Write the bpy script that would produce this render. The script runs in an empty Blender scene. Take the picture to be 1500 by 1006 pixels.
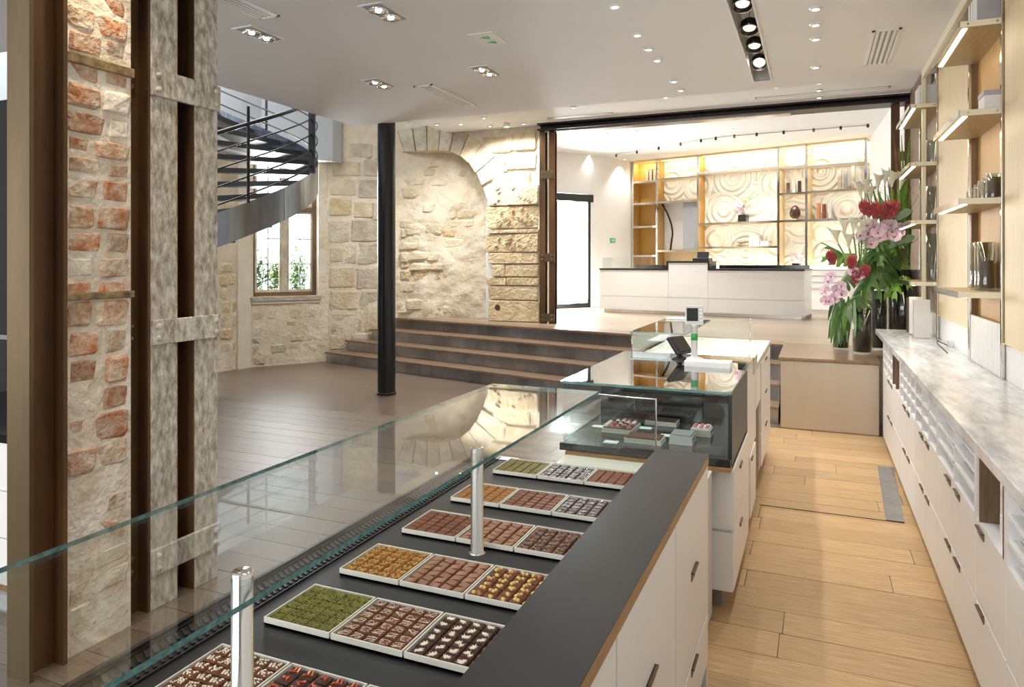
import bpy, bmesh, math, random
from mathutils import Vector, Matrix, noise
R = math.radians
rnd = random.Random(7)
scene = bpy.context.scene
COL = scene.collection

# ------------------------------------------------------------------ camera, world, exposure
F, CX, HZ, EYE = 1040.0, 750.0, 384.0, 1.6
TH = math.atan(445 / F)
CT, SN = math.cos(TH), math.sin(TH)
cam = bpy.data.cameras.new('camera'); cam_o = bpy.data.objects.new('camera', cam); COL.objects.link(cam_o)
cam_o.location = (0, 0, EYE); cam_o.rotation_euler = (R(90), 0, TH)
cam.sensor_width = 36; cam.sensor_fit = 'HORIZONTAL'; cam.lens = 36 * F / 1500
cam.shift_y = -(503 - HZ) / 1500; cam.clip_start = .05; cam.clip_end = 200
scene.camera = cam_o
scene.view_settings.view_transform = 'Standard'; scene.view_settings.look = 'None'
scene.view_settings.gamma = 1; scene.view_settings.use_curve_mapping = False
scene.view_settings.exposure = 0.0
world = bpy.data.worlds.new('sky'); scene.world = world; world.use_nodes = True
wb = world.node_tree.nodes['Background']; wb.inputs[0].default_value = (.93, .97, 1.0, 1); wb.inputs[1].default_value = 2.6

def area(name, loc, rot, sx, sy, power, color=(1, 1, 1), spread=180):
    l = bpy.data.lights.new(name, 'AREA'); l.shape = 'RECTANGLE'; l.size = sx; l.size_y = sy; l.energy = power; l.color = color
    l.spread = R(spread)
    o = bpy.data.objects.new(name, l); COL.objects.link(o); o.location = loc; o.rotation_euler = rot
    return o
# added fill panels behind the camera, then daylight through rear door and window
for k_ in range(4): area('shopfront_fill', (-6.6 + 1.8 * k_, -2.75, 1.7), (R(90), 0, 0), 1.25, 2.5, 52, (.97, .985, 1))
area('daylight_door', (-4.98, 13.88, 1.85), (R(90), 0, R(-125.8)), .95, 2.1, 480, (.95, .98, 1))
area('daylight_window', (-8.15, 9.19, 2.1), (R(90), 0, R(-123.3)), 1.0, 2.0, 220, (.95, .98, 1))
area('daylight_stairwell', (-6.9, 5.9, 4.9), (0, 0, 0), 2.4, 2.6, 190, (.9, .95, 1))

# ------------------------------------------------------------------ pixel helpers (1500 x 1006 frame)
def ray(u, v):
    x = (u - CX) / F
    return Vector((x * CT - SN, x * SN + CT, (HZ - v) / F))
CAM = Vector((0, 0, EYE))
def PZ(u, v, z):
    r = ray(u, v); return CAM + r * ((z - EYE) / r.z)
def PX(u, v, X):
    r = ray(u, v); return CAM + r * (X / r.x)
def PY(u, v, Y):
    r = ray(u, v); return CAM + r * (Y / r.y)
def proj(p):
    yc = -p[0] * SN + p[1] * CT; xc = p[0] * CT + p[1] * SN
    return CX + F * xc / yc, HZ - F * (p[2] - EYE) / yc
def hit(u, v, P, d):
    r = ray(u, v); t = (-P[0] * d[1] + d[0] * P[1]) / (-r.x * d[1] + d[0] * r.y)
    return (r.x * t - P[0]) * d[0] + (r.y * t - P[1]) * d[1], EYE + r.z * t

# ------------------------------------------------------------------ materials
MATS = {}
def nt(name):
    m = bpy.data.materials.new(name); m.use_nodes = True
    n = m.node_tree.nodes; b = n['Principled BSDF']; MATS[name] = m
    return m, n, m.node_tree.links.new, b
def mat(name, col, rough=.5, metal=0., bump=0., bscale=40., vary=0., vscale=8., emit=0., coat=0., spec=.5, stretch=None, col2=None, rand=0., trans=0.):
    """principled with noise-mottled colour, optional stretched grain, per-object variation"""
    m, n, L, b = nt(name)
    b.inputs['Base Color'].default_value = (*col, 1); b.inputs['Roughness'].default_value = rough
    b.inputs['Metallic'].default_value = metal; b.inputs['Coat Weight'].default_value = coat
    b.inputs['Specular IOR Level'].default_value = spec; b.inputs['Transmission Weight'].default_value = trans
    if emit:
        b.inputs['Emission Color'].default_value = (*col, 1); b.inputs['Emission Strength'].default_value = emit
    if vary or bump or rand or col2:
        geo = n.new('ShaderNodeNewGeometry'); mp = n.new('ShaderNodeMapping'); L(geo.outputs['Position'], mp.inputs['Vector'])
        if stretch: mp.inputs['Scale'].default_value = stretch
        oi = n.new('ShaderNodeObjectInfo')
        if rand:
            mu = n.new('ShaderNodeMath'); mu.operation = 'MULTIPLY'; mu.inputs[1].default_value = 37.; L(oi.outputs['Random'], mu.inputs[0])
            cb = n.new('ShaderNodeCombineXYZ'); L(mu.outputs[0], cb.inputs[0]); L(mu.outputs[0], cb.inputs[1]); L(cb.outputs[0], mp.inputs['Location'])
        c2 = col2 or tuple(max(0, c * (1 - vary)) for c in col)
        t = n.new('ShaderNodeTexNoise'); t.inputs['Scale'].default_value = vscale; t.inputs['Detail'].default_value = 6; t.inputs['Roughness'].default_value = .62
        L(mp.outputs[0], t.inputs['Vector'])
        rp = n.new('ShaderNodeValToRGB'); rp.color_ramp.elements[0].position = .36; rp.color_ramp.elements[1].position = .66
        rp.color_ramp.elements[0].color = (*c2, 1); rp.color_ramp.elements[1].color = (*col, 1)
        L(t.outputs[0], rp.inputs[0]); out = rp.outputs[0]
        if rand:
            hs = n.new('ShaderNodeHueSaturation'); mr = n.new('ShaderNodeMapRange')
            mr.inputs['To Min'].default_value = 1 - rand; mr.inputs['To Max'].default_value = 1 + rand
            L(oi.outputs['Random'], mr.inputs['Value']); L(mr.outputs[0], hs.inputs['Value']); L(out, hs.inputs['Color']); out = hs.outputs[0]
        L(out, b.inputs['Base Color'])
        if bump:
            t2 = n.new('ShaderNodeTexNoise'); t2.inputs['Scale'].default_value = bscale; t2.inputs['Detail'].default_value = 5
            L(mp.outputs[0], t2.inputs['Vector'])
            bp = n.new('ShaderNodeBump'); bp.inputs['Strength'].default_value = min(1, bump); bp.inputs['Distance'].default_value = .02 * max(1, bump)
            L(t2.outputs[0], bp.inputs['Height']); L(bp.outputs[0], b.inputs['Normal'])
    return m

def glass_mat(name, tint=(.95, .98, .97), power=5., f0=.045):
    m, n, L, b = nt(name); n.remove(b)
    lw = n.new('ShaderNodeLayerWeight'); lw.inputs[0].default_value = .5
    pw = n.new('ShaderNodeMath'); pw.operation = 'POWER'; pw.inputs[1].default_value = power; L(lw.outputs['Facing'], pw.inputs[0])
    ma = n.new('ShaderNodeMath'); ma.operation = 'MULTIPLY_ADD'; ma.inputs[1].default_value = 1 - f0; ma.inputs[2].default_value = f0; L(pw.outputs[0], ma.inputs[0])
    tr = n.new('ShaderNodeBsdfTransparent'); tr.inputs[0].default_value = (*tint, 1)
    gl = n.new('ShaderNodeBsdfGlossy'); gl.inputs['Roughness'].default_value = .0; gl.inputs[0].default_value = (1, 1, 1, 1)
    mx = n.new('ShaderNodeMixShader'); L(ma.outputs[0], mx.inputs[0]); L(tr.outputs[0], mx.inputs[1]); L(gl.outputs[0], mx.inputs[2])
    L(mx.outputs[0], n['Material Output'].inputs[0])
    return m

glass_mat('glass'); glass_mat('glass_pane', (.98, .99, .99), 5, .03); glass_mat('glass_thick', (.86, .9, .9), 3., .08)
mat('glass_edge', (.17, .34, .32), .1, vary=.5, vscale=30, stretch=(.4, 2, 4), spec=.8)
mat('lacquer', (.80, .785, .76), .32, vary=.035, vscale=60, stretch=(6, 6, .35), bump=.03, bscale=90)
mat('lacquer_plain', (.82, .82, .81), .35, vary=.02)
mat('graphite', (.011, .011, .012), .38, vary=.25, vscale=5, spec=.45)
mat('black_gloss', (.012, .012, .013), .12, vary=.2, spec=.6)
mat('black_satin', (.016, .015, .014), .38, vary=.3)
mat('wood_edge', (.40, .22, .09), .45, vary=.35, vscale=30, stretch=(1, .2, 3))
mat('oak', (.52, .35, .18), .36, vary=.0, col2=(.37, .225, .105), vscale=11, stretch=(.55, 9, 3), bump=.06, bscale=30, rand=.13, spec=.4)
mat('oak_dark', (.205, .146, .104), .43, col2=(.125, .088, .062), vscale=11, stretch=(.55, 9, 3), bump=.06, bscale=30, rand=.16, spec=.4)
mat('oak_gap', (.07, .045, .03), .7, vary=.2)
mat('tread_wood', (.30, .19, .11), .35, col2=(.18, .115, .068), vscale=10, stretch=(1, 6, 3), coat=.2)
mat('riser_steel', (.50, .50, .50), .32, 1., vary=.45, vscale=2.2, stretch=(1, 1, .6))
mat('plaster', (.80, .79, .77), .8, vary=.02, vscale=3)
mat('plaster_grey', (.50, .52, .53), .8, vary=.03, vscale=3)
mat('ceiling_white', (.80, .80, .795), .75, vary=.015, vscale=2)
mat('plaster_warm', (.80, .73, .60), .85, vary=.12, vscale=4, bump=.25, bscale=18)
mat('mortar', (.80, .72, .57), .92, col2=(.68, .57, .40), vscale=3.6, bump=1.2, bscale=14)
mat('limestone', (.76, .66, .48), .9, col2=(.60, .48, .31), vscale=5, bump=1.1, bscale=22, rand=.09)
mat('limestone_grey', (.68, .61, .48), .9, col2=(.48, .40, .29), vscale=5, bump=1.1, bscale=22, rand=.12)
mat('limestone_gold', (.75, .62, .40), .9, col2=(.58, .43, .24), vscale=7, bump=1.5, bscale=24, rand=.08)
mat('brick', (.72, .62, .47), .9, col2=(.50, .17, .055), vscale=14, bump=.9, bscale=45, rand=.25)
mat('brick_pale', (.76, .68, .54), .9, col2=(.46, .25, .12), vscale=13, bump=.9, bscale=40, rand=.15)
mat('limewash', (.88, .82, .71), .92, col2=(.66, .55, .40), vscale=6, bump=.9, bscale=24)
mat('rust_steel', (.20, .10, .04), .45, .5, col2=(.055, .034, .02), vscale=3, stretch=(1, 1, .25))
mat('bronze_steel', (.22, .155, .085), .4, .8, col2=(.14, .10, .06), vscale=3, stretch=(1, 1, .2))
mat('peeling_paint', (.74, .70, .61), .7, col2=(.30, .26, .20), vscale=34, stretch=(1, 1, .5), bump=.5, bscale=50)
mat('iron_strap', (.16, .11, .06), .5, .7, col2=(.45, .33, .17), vscale=20, bump=.4)
mat('black_steel', (.018, .019, .022), .25, .3, vary=.4, vscale=6, stretch=(1, 1, .2), spec=.7)
mat('dark_steel', (.06, .05, .045), .45, .6, vary=.4, vscale=5)
mat('sheet_steel', (.36, .40, .46), .28, 1., col2=(.16, .18, .22), vscale=3.5, stretch=(1, 1, .05))
mat('chrome', (.66, .63, .59), .1, 1.)
mat('steel', (.66, .64, .60), .25, 1., vary=.15, vscale=6)
mat('plinth_metal', (.66, .59, .49), .42, .85, vary=.12, vscale=1.6, stretch=(1, 1, .3))
mat('plate_steel', (.42, .41, .40), .4, .9, vary=.2)
mat('marble', (.76, .76, .755), .2, col2=(.46, .46, .47), vscale=5., stretch=(3.4, .8, 2))
mat('cream_top', (.62, .59, .52), .35, col2=(.50, .47, .40), vscale=6, stretch=(3, 1, 1))
mat('veneer', (.76, .60, .36), .45, col2=(.67, .51, .29), vscale=14, stretch=(7, 7, .25))
mat('veneer_gold', (.55, .32, .085), .42, col2=(.44, .24, .055), vscale=12, stretch=(7, 7, .3))
mat('veneer_brown', (.20, .12, .06), .5, col2=(.11, .065, .03), vscale=12, stretch=(7, 7, .3))
mat('veneer_shelf_shade', (.46, .35, .18), .45, col2=(.38, .28, .14), vscale=12, stretch=(7, 1, 7))  # veneer darkened to put the underside shade into the colour
mat('rail_pale', (.80, .74, .55), .35, vary=.05)
mat('led', (1, .9, .68), .5, emit=9.)
mat('bulb', (1, .88, .68), .5, emit=16.)
mat('bulb_dim', (1, .86, .66), .5, emit=1.3)
mat('rear_glow', (1, .88, .60), .5, emit=3.2)
mat('reflector', (.85, .84, .82), .15, .9)
mat('white_paper', (.85, .84, .82), .7, vary=.03)
mat('grey_card', (.45, .44, .44), .6, vary=.1)
mat('brown_card', (.12, .07, .045), .6, vary=.3)
mat('slate', (.32, .33, .34), .5, vary=.1)
mat('screen', (.02, .022, .025), .1)
mat('plastic_grey', (.62, .61, .58), .4, vary=.04)
mat('plastic_green', (.05, .32, .08), .5, vary=.05)
mat('plastic_black', (.02, .02, .021), .35)
mat('sign_green', (.06, .40, .20), .5, emit=.15)
mat('vase_black', (.006, .006, .007), .06, spec=.8)
mat('leaf', (.10, .22, .045), .32, col2=(.05, .13, .03), vscale=9, rand=.35)
mat('leaf_pale', (.30, .42, .28), .5, col2=(.2, .33, .2), vscale=9, rand=.2)
mat('leaf_bright', (.22, .42, .06), .35, col2=(.12, .28, .04), vscale=9, rand=.2)
mat('stem_green', (.22, .36, .09), .4, col2=(.14, .25, .06), vscale=9, rand=.2)
mat('calla', (.86, .85, .68), .45, vary=.08, vscale=20)
mat('orchid', (.74, .50, .62), .5, col2=(.80, .68, .74), vscale=25, rand=.1)
mat('orchid_lip', (.55, .08, .22), .5)
mat('ginger', (.52, .07, .09), .45, col2=(.62, .20, .20), vscale=25, rand=.15)
mat('willow', (.30, .18, .08), .7, vary=.3)
# chocolates
mat('choc_milk', (.160, .052, .022), .5, spec=.25, vary=.25, vscale=60, rand=.15)
mat('choc_dark', (.055, .018, .009), .3, spec=.35, vary=.25, vscale=60, rand=.2, coat=.3)
mat('choc_gold', (.27, .11, .02), .5, spec=.25, vary=.3, vscale=60, rand=.15)
mat('choc_olive', (.15, .115, .02), .5, spec=.25, vary=.3, vscale=60, rand=.15)
mat('pistachio', (.22, .22, .035), .6, vary=.4, vscale=200, rand=.2)
mat('white_choc', (.82, .74, .58), .5, vary=.1)
mat('stripe_choc', (.46, .26, .155), .5, vary=.1)
mat('amber', (.62, .32, .05), .35, vary=.4, vscale=150, coat=.3)
mat('nut_yellow', (.70, .52, .13), .45, vary=.3, vscale=120)
mat('nut_brown', (.42, .17, .06), .45, vary=.3, vscale=120)
mat('red_flake', (.52, .07, .02), .25, vary=.3, vscale=120, coat=.4)
mat('silver_glint', (.62, .62, .66), .25, .6, vary=.2)  # glints on dark chocolates, laid on as silver-white colour
mat('tray_white', (.66, .63, .54), .4, vary=.04)

def wood_rows(name, col, gap, rowh):
    """distant boards: thin joints drawn by a brick pattern, too small to build"""
    m, n, L, b = nt(name); b.inputs['Roughness'].default_value = .3
    geo = n.new('ShaderNodeNewGeometry'); br = n.new('ShaderNodeTexBrick')
    L(geo.outputs['Position'], br.inputs['Vector'])
    br.inputs['Color1'].default_value = (*col, 1); br.inputs['Color2'].default_value = (*[c * .8 for c in col], 1)
    br.inputs['Mortar'].default_value = (*gap, 1); br.inputs['Scale'].default_value = 1
    br.inputs['Brick Width'].default_value = 1.7; br.inputs['Row Height'].default_value = rowh; br.inputs['Mortar Size'].default_value = .004
    L(br.outputs[0], b.inputs['Base Color'])
wood_rows('boards_dark', (.18, .128, .092), (.08, .055, .04), .2)
wood_rows('boards_upper', (.36, .28, .20), (.2, .15, .1), .18)

def relief(name):
    m, n, L, b = nt(name); b.inputs['Base Color'].default_value = (.90, .88, .82, 1); b.inputs['Roughness'].default_value = .5
    geo = n.new('ShaderNodeNewGeometry'); v = n.new('ShaderNodeTexVoronoi'); v.inputs['Scale'].default_value = 1.7
    L(geo.outputs['Position'], v.inputs['Vector'])
    mu = n.new('ShaderNodeMath'); mu.operation = 'MULTIPLY'; mu.inputs[1].default_value = 34.; L(v.outputs['Distance'], mu.inputs[0])
    si = n.new('ShaderNodeMath'); si.operation = 'SINE'; L(mu.outputs[0], si.inputs[0])
    bp = n.new('ShaderNodeBump'); bp.inputs['Strength'].default_value = .8; bp.inputs['Distance'].default_value = .03
    L(si.outputs[0], bp.inputs['Height']); L(bp.outputs[0], b.inputs['Normal'])
relief('relief_panel')

# ------------------------------------------------------------------ mesh builder
def off(o):
    t = Vector((0, 0, 0))
    while o: t += o.location; o = o.parent
    return t
class M:
    def __init__(s): s.v = []; s.f = []; s.m = []; s.sm = []
    def add(s, vs, fs, mi=0, sm=False):
        k = len(s.v); s.v += [tuple(p) for p in vs]
        for f in fs: s.f.append([i + k for i in f]); s.m.append(mi); s.sm.append(sm)
        return s
    def hexa(s, p, mi=0, sides=None):
        fs = [(0, 3, 2, 1), (4, 5, 6, 7), (0, 1, 5, 4), (1, 2, 6, 5), (2, 3, 7, 6), (3, 0, 4, 7)]
        k = len(s.v); s.v += [tuple(q) for q in p]
        for i, f in enumerate(fs):
            s.f.append([j + k for j in f]); s.m.append(mi if (sides is None or i < 2) else sides); s.sm.append(False)
        return s
    def box(s, x0, y0, z0, x1, y1, z1, mi=0, sides=None):
        return s.hexa([(x0, y0, z0), (x1, y0, z0), (x1, y1, z0), (x0, y1, z0), (x0, y0, z1), (x1, y0, z1), (x1, y1, z1), (x0, y1, z1)], mi, sides)
    def obox(s, c, sz, mtx=None, mi=0):
        h = [q / 2 for q in sz]; c = Vector(c)
        ps = [Vector((x * h[0], y * h[1], z * h[2])) for z in (-1, 1) for x, y in ((-1, -1), (1, -1), (1, 1), (-1, 1))]
        if mtx is not None: ps = [mtx @ p for p in ps]
        return s.hexa([c + p for p in ps], mi)
    def prism(s, poly, z0, z1, mi=0):
        n = len(poly)
        vs = [(x, y, z0) for x, y in poly] + [(x, y, z1) for x, y in poly]
        fs = [tuple(range(n - 1, -1, -1)), tuple(range(n, 2 * n))] + [(i, (i + 1) % n, (i + 1) % n + n, i + n) for i in range(n)]
        return s.add(vs, fs, mi)
    def tube(s, pts, r, n=8, mi=0, cap=True):
        pts = [Vector(p) for p in pts]; rs = r if isinstance(r, (list, tuple)) else [r] * len(pts)
        vs = []; fs = []; up = None
        for i, p in enumerate(pts):
            t = (pts[min(i + 1, len(pts) - 1)] - pts[max(i - 1, 0)]).normalized()
            if up is None:
                up = Vector((0, 0, 1)) if abs(t.z) < .9 else Vector((1, 0, 0))
            a = t.cross(up)
            if a.length < 1e-4: a = t.cross(Vector((0, 1, 0)))
            a.normalize(); b = a.cross(t); up = b
            for k in range(n):
                w = 2 * math.pi * k / n; vs.append(p + (a * math.cos(w) + b * math.sin(w)) * rs[i])
        for i in range(len(pts) - 1):
            for k in range(n): fs.append((i * n + k, i * n + (k + 1) % n, (i + 1) * n + (k + 1) % n, (i + 1) * n + k))
        s.add(vs, fs, mi, True)
        if cap:
            k = len(s.v) - len(vs)
            s.f.append([k + i for i in range(n)][::-1]); s.m.append(mi); s.sm.append(False)
            s.f.append([k + (len(pts) - 1) * n + i for i in range(n)]); s.m.append(mi); s.sm.append(False)
        return s
    def cyl(s, p0, p1, r, n=16, mi=0): return s.tube([p0, p1], r, n, mi)
    def lathe(s, prof, c=(0, 0, 0), n=20, mi=0):
        vs = []; fs = []
        for r, z in prof:
            for k in range(n):
                w = 2 * math.pi * k / n; vs.append((c[0] + r * math.cos(w), c[1] + r * math.sin(w), c[2] + z))
        for i in range(len(prof) - 1):
            for k in range(n): fs.append((i * n + k, i * n + (k + 1) % n, (i + 1) * n + (k + 1) % n, (i + 1) * n + k))
        return s.add(vs, fs, mi, True)
    def mesh(s, name, mats, shift=None):
        me = bpy.data.meshes.new(name)
        vs = s.v if shift is None else [(a - shift[0], b - shift[1], c - shift[2]) for a, b, c in s.v]
        me.from_pydata(vs, [], s.f)
        for k in (mats if isinstance(mats, (list, tuple)) else [mats]): me.materials.append(MATS[k])
        me.polygons.foreach_set('material_index', s.m); me.polygons.foreach_set('use_smooth', s.sm)
        me.update(); return me
    def build(s, name, mats, parent=None, local=False, bev=0, seg=2):
        me = s.mesh(name, mats, None if (local or parent is None) else off(parent))
        return put(name, me, parent, bev=bev, seg=seg)
def put(name, me, parent=None, loc=(0, 0, 0), rot=None, scale=None, bev=0, seg=2):
    o = bpy.data.objects.new(name, me); COL.objects.link(o); o.parent = parent; o.location = loc
    if rot is not None: o.rotation_euler = rot
    if scale is not None: o.scale = scale
    if bev:
        b = o.modifiers.new('bevel', 'BEVEL'); b.width = bev; b.segments = seg; b.limit_method = 'ANGLE'
    return o
def tag(o, label, cat, group=None, kind=None):
    o['label'] = label; o['category'] = cat
    if group: o['group'] = group
    if kind: o['kind'] = kind
    return o
def T(name, label, cat, loc=(0, 0, 0), rz=0, group=None):
    o = bpy.data.objects.new(name, None); COL.objects.link(o); o.location = loc; o.rotation_euler = (0, 0, rz); o.empty_display_size = .1
    return tag(o, label, cat, group)
def ST(name, m, mats, label, cat='wall', parent=None, **k):
    o = m.build(name, mats, parent, **k)
    if parent is None: tag(o, label, cat, kind='structure')
    return o
def clone(root, loc, rz=0, label=None, group=None):
    r = root.copy(); COL.objects.link(r); r.location = loc; r.rotation_euler = (0, 0, rz)
    if label: r['label'] = label
    if group: r['group'] = group
    for ch in list(root.children):
        c = ch.copy(); COL.objects.link(c); c.parent = r
        for g in list(ch.children):
            d = g.copy(); COL.objects.link(d); d.parent = c
    return r
# shared irregular blocks (unit size, 44 triangles) for bricks, stones and boards
def block(mat_name, seed, jit=.05, bw=.09):
    q = random.Random(seed); vs = []; idx = {}
    for ax in range(3):
        for sg in (-1, 1):
            for a in (-1, 1):
                for b in (-1, 1):
                    p = [0, 0, 0]; o = [i for i in range(3) if i != ax]
                    p[ax] = .5 * sg; p[o[0]] = a * (.5 - bw); p[o[1]] = b * (.5 - bw)
                    p = [c + q.uniform(-jit, jit) for c in p]; vs.append(p)
    bm = bmesh.new()
    for p in vs: bm.verts.new(p)
    bmesh.ops.convex_hull(bm, input=bm.verts)
    me = bpy.data.meshes.new('block'); bm.to_mesh(me); bm.free()
    me.materials.append(MATS[mat_name])
    return me
BLK = {}
def blk(mat_name, k, jit=.05, bw=.09):
    key = (mat_name, k, jit, bw)
    if key not in BLK: BLK[key] = block(mat_name, k * 13 + 5, jit, bw)
    return BLK[key]
# ------------------------------------------------------------------ floors
UP = .686                                    # level of the raised rear room
fl = ST('floor', M().box(-8.6, -3, -.12, -.98, 6.3, -.014).box(-8.6, 6.3, -.12, -.98, 10.2, 0, 1).box(-.98, 7.335, -.12, 1.3, 10.2, 0, 1),
        ['oak_gap', 'boards_dark'], 'dark oak board floor of the main shop', 'floor')
fa = ST('floor_aisle', M().box(-.98, -3, -.12, 1.3, 7.335, -.014), 'oak_gap', 'pale oak board floor of the serving aisle', 'floor')
def boards(parent, matn, x0, x1, y0, y1, w, lmin, lmax, seed):
    q = random.Random(seed); y = y0
    while y < y1 - .01:
        wy = min(w, y1 - y); x = x0
        first = True
        while x < x1 - .01:
            l = q.uniform(lmin, lmax) * (q.uniform(.3, 1) if first else 1); first = False
            if x1 - x - l < .3: l = x1 - x
            put('plank', blk(matn, q.randint(0, 2), 0, .012), parent, (x + l / 2, y + wy / 2, -.0075 + q.uniform(-.0006, .0006)), None, (l - .003, wy - .003, .015))
            x += l
        y += w
boards(fl, 'oak_dark', -7.2, -.985, 1.0, 6.3, .2, 1.3, 2.2, 3)
boards(fa, 'oak', -.98, 1.0, .4, 6.3, .205, 1.1, 1.9, 5)
far_aisle = boards(fa, 'oak', -.98, .62, 6.3, 7.33, .205, 1.1, 1.9, 6)
PHI = R(-14.5)
def loc2w(x, y):
    return (x * math.cos(PHI) - y * math.sin(PHI), x * math.sin(PHI) + y * math.cos(PHI))
NS = [7.14, 7.447, 7.753, 8.06]
upL, upR = loc2w(-8.75, NS[3] + .02), loc2w(-1.95, NS[3] + .02)
ST('floor_upper', M().prism([upL, upR, (1.3, 8.3), (1.6, 17), (-7.4, 17)], .02, UP), 'boards_upper', 'washed oak board floor of the raised rear room', 'floor')

# steps up to the rear room
st = T('entrance_steps', 'four wide steps with brown wood treads and dark steel risers below the stone pier', 'steps', (0, 0, 0), PHI)
def w2loc(x, y): return (x * math.cos(PHI) + y * math.sin(PHI), -x * math.sin(PHI) + y * math.cos(PHI))
(la, lb_), (lc_, ld_) = w2loc(-7.254, 9.379), w2loc(-6.38, 10.03)
lend = lambda y: max(la + .06, la + (lc_ - la) * (y - lb_) / (ld_ - lb_) + .03)
rend = lambda y: (-.336 + math.sin(PHI) * y) / math.cos(PHI)
for i in range(4):
    z1 = UP * (i + 1) / 4; y = NS[i]; x0_, x1_ = lend(y + .035) + .03, rend(y + .035); xs = [x0_ + (x1_ - x0_) * k / 5 for k in range(6)]
    for k in range(5):
        M().box(xs[k] + .001, y + .02, z1 - UP / 4 + .001, xs[k + 1] - .001, y + .035, z1 - .028).build('riser', 'riser_steel', st, local=True)
    y2 = NS[i + 1] + .03 if i < 3 else y + .33
    quad = lambda ya, yb: [(lend(ya) + .02, ya), (rend(ya), ya), (rend(yb), yb), (lend(yb) + .02, yb)]
    M().prism(quad(y, y2), z1 - .028, z1 + (.003 if i == 3 else 0)).build('tread', 'tread_wood', st, local=True, bev=.005)
    if i < 3: M().prism(quad(y + .035, y2), .002, z1 - .028).build('step_core', 'dark_steel', st, local=True)

pl = T('flower_plinth', 'brushed metal plinth with a brown wood top carrying the black flower vases', 'plinth', (.12, 7.8, 0))
M().box(-.30, 7.33, .0, .53, 8.62, .66).box(.53, 7.80, 0, 1.05, 8.62, .66).build('body', 'plinth_metal', pl)
M().box(-.312, 7.312, .012, .535, 7.328, .655).build('front_panel', 'plinth_metal', pl, bev=.002)
M().box(-.33, 7.295, .66, .545, 8.62, .689).box(.545, 7.78, .66, 1.06, 8.62, .689).build('top_board', 'tread_wood', pl, bev=.003)

# ------------------------------------------------------------------ ceilings and plain walls
ST('ceiling', M().box(-9, -3, 3.27, -5.2, 3.6, 3.66).box(-5.2, -3, 3.27, -.53, 7.25, 3.66).box(-.37, -3, 3.27, 1.3, 7.25, 3.66)
   .box(-.53, -3, 3.27, -.37, 3.6, 3.66).box(-.53, 6.9, 3.27, -.37, 7.25, 3.66).box(-.53, 3.6, 3.5, -.37, 6.9, 3.66), 'ceiling_white', 'flat white plaster ceiling over the counters', 'ceiling')
ST('ceiling_upper', M().box(-5.4, 7.25, 3.66, 1.3, 9.8, 3.9).box(-5.4, 9.8, 3.66, -3.8, 10.3, 3.9), 'ceiling_white', 'higher white ceiling above the steps', 'ceiling')
ST('ceiling_rear', M().box(-7, 10.15, 3.77, 1.8, 16.6, 3.95), 'ceiling_white', 'white ceiling of the raised rear room', 'ceiling')
ST('ceiling_stairwell', M().box(-9, 3.4, 5.2, -5.2, 11, 5.3), 'ceiling_white', 'high ceiling above the spiral stair', 'ceiling')
ST('wall_right', M().box(1.08, -3, 0, 1.3, 9.86, 3.66), 'plaster', 'plain white wall behind the shelving')
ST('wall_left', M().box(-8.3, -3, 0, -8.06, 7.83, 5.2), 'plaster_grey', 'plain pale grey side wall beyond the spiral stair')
ST('wall_front', M().box(-8.1, -3.15, 3.02, 1.3, -2.98, 3.27).box(-8.1, -3.15, 0, 1.3, -2.98, .3).box(-8.1, -3.15, .3, -7.4, -2.98, 3.02).box(-.45, -3.15, .3, 1.3, -2.98, 3.02)
   .box(-5.85, -3.1, .3, -5.55, -3.0, 3.02).box(-4.05, -3.1, .3, -3.75, -3.0, 3.02).box(-2.25, -3.1, .3, -1.95, -3.0, 3.02), 'plaster', 'unseen shop front wall behind the viewer, openings placed for the fill panels')  # unseen wall, its openings placed to suit the fill panels
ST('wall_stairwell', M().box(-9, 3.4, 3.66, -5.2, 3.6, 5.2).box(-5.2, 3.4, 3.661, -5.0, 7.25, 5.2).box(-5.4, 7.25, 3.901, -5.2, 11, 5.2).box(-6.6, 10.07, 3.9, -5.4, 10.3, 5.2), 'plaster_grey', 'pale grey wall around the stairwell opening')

# ------------------------------------------------------------------ rough stone walls
def wall_frame(A, B):
    d = Vector((B[0] - A[0], B[1] - A[1], 0)); ln = d.length; d.normalize(); n = Vector((d.y, -d.x, 0)); return Vector((A[0], A[1], 0)), d, n, ln
def rough(A, B, z0, z1, hole=None, res=.07, amp=.02, seed=0, lowf=None, extra=0):
    O, d, n, ln = wall_frame(A, B); ln += extra
    nx = max(2, int(ln / res)); nz = max(2, int((z1 - z0) / res)); m = M(); vs = []
    for i in range(nx + 1):
        s = ln * i / nx; zb = lowf(s) if lowf else z0
        for k in range(nz + 1):
            z = zb + (z1 - zb) * k / nz
            p = Vector((s * 1.7 + seed, z * 1.7, seed * 3.1))
            h = noise.fractal(p * 1.3, 1, 2, 4) * amp + noise.noise(p * 5) * amp * .35
            if i in (0, nx): h = 0
            vs.append(O + d * s + n * h + Vector((0, 0, z)))
    fs = []
    for i in range(nx):
        for k in range(nz):
            if hole:
                s = ln * (i + .5) / nx; z = z0 + (z1 - z0) * (k + .5) / nz
                if hole[0] < s < hole[1] and hole[2] < z < hole[3]: continue
            a = i * (nz + 1) + k; fs.append((a, a + nz + 1, a + nz + 2, a + 1))
    m.add(vs, fs, 0, True)
    return m
def stone(parent, fr, s, z, w, h, matn, dep=.12, proud=.015, q=rnd, jit=.05, bw=.1, tilt=0, name='stone'):
    O, d, n, ln = fr; c = O + d * s + n * (proud - dep / 2) + Vector((0, 0, z))
    return put(name, blk(matn, q.randint(0, 5), jit, bw), parent, c, (0, tilt, math.atan2(d.y, d.x)), (w, dep, h))
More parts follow.
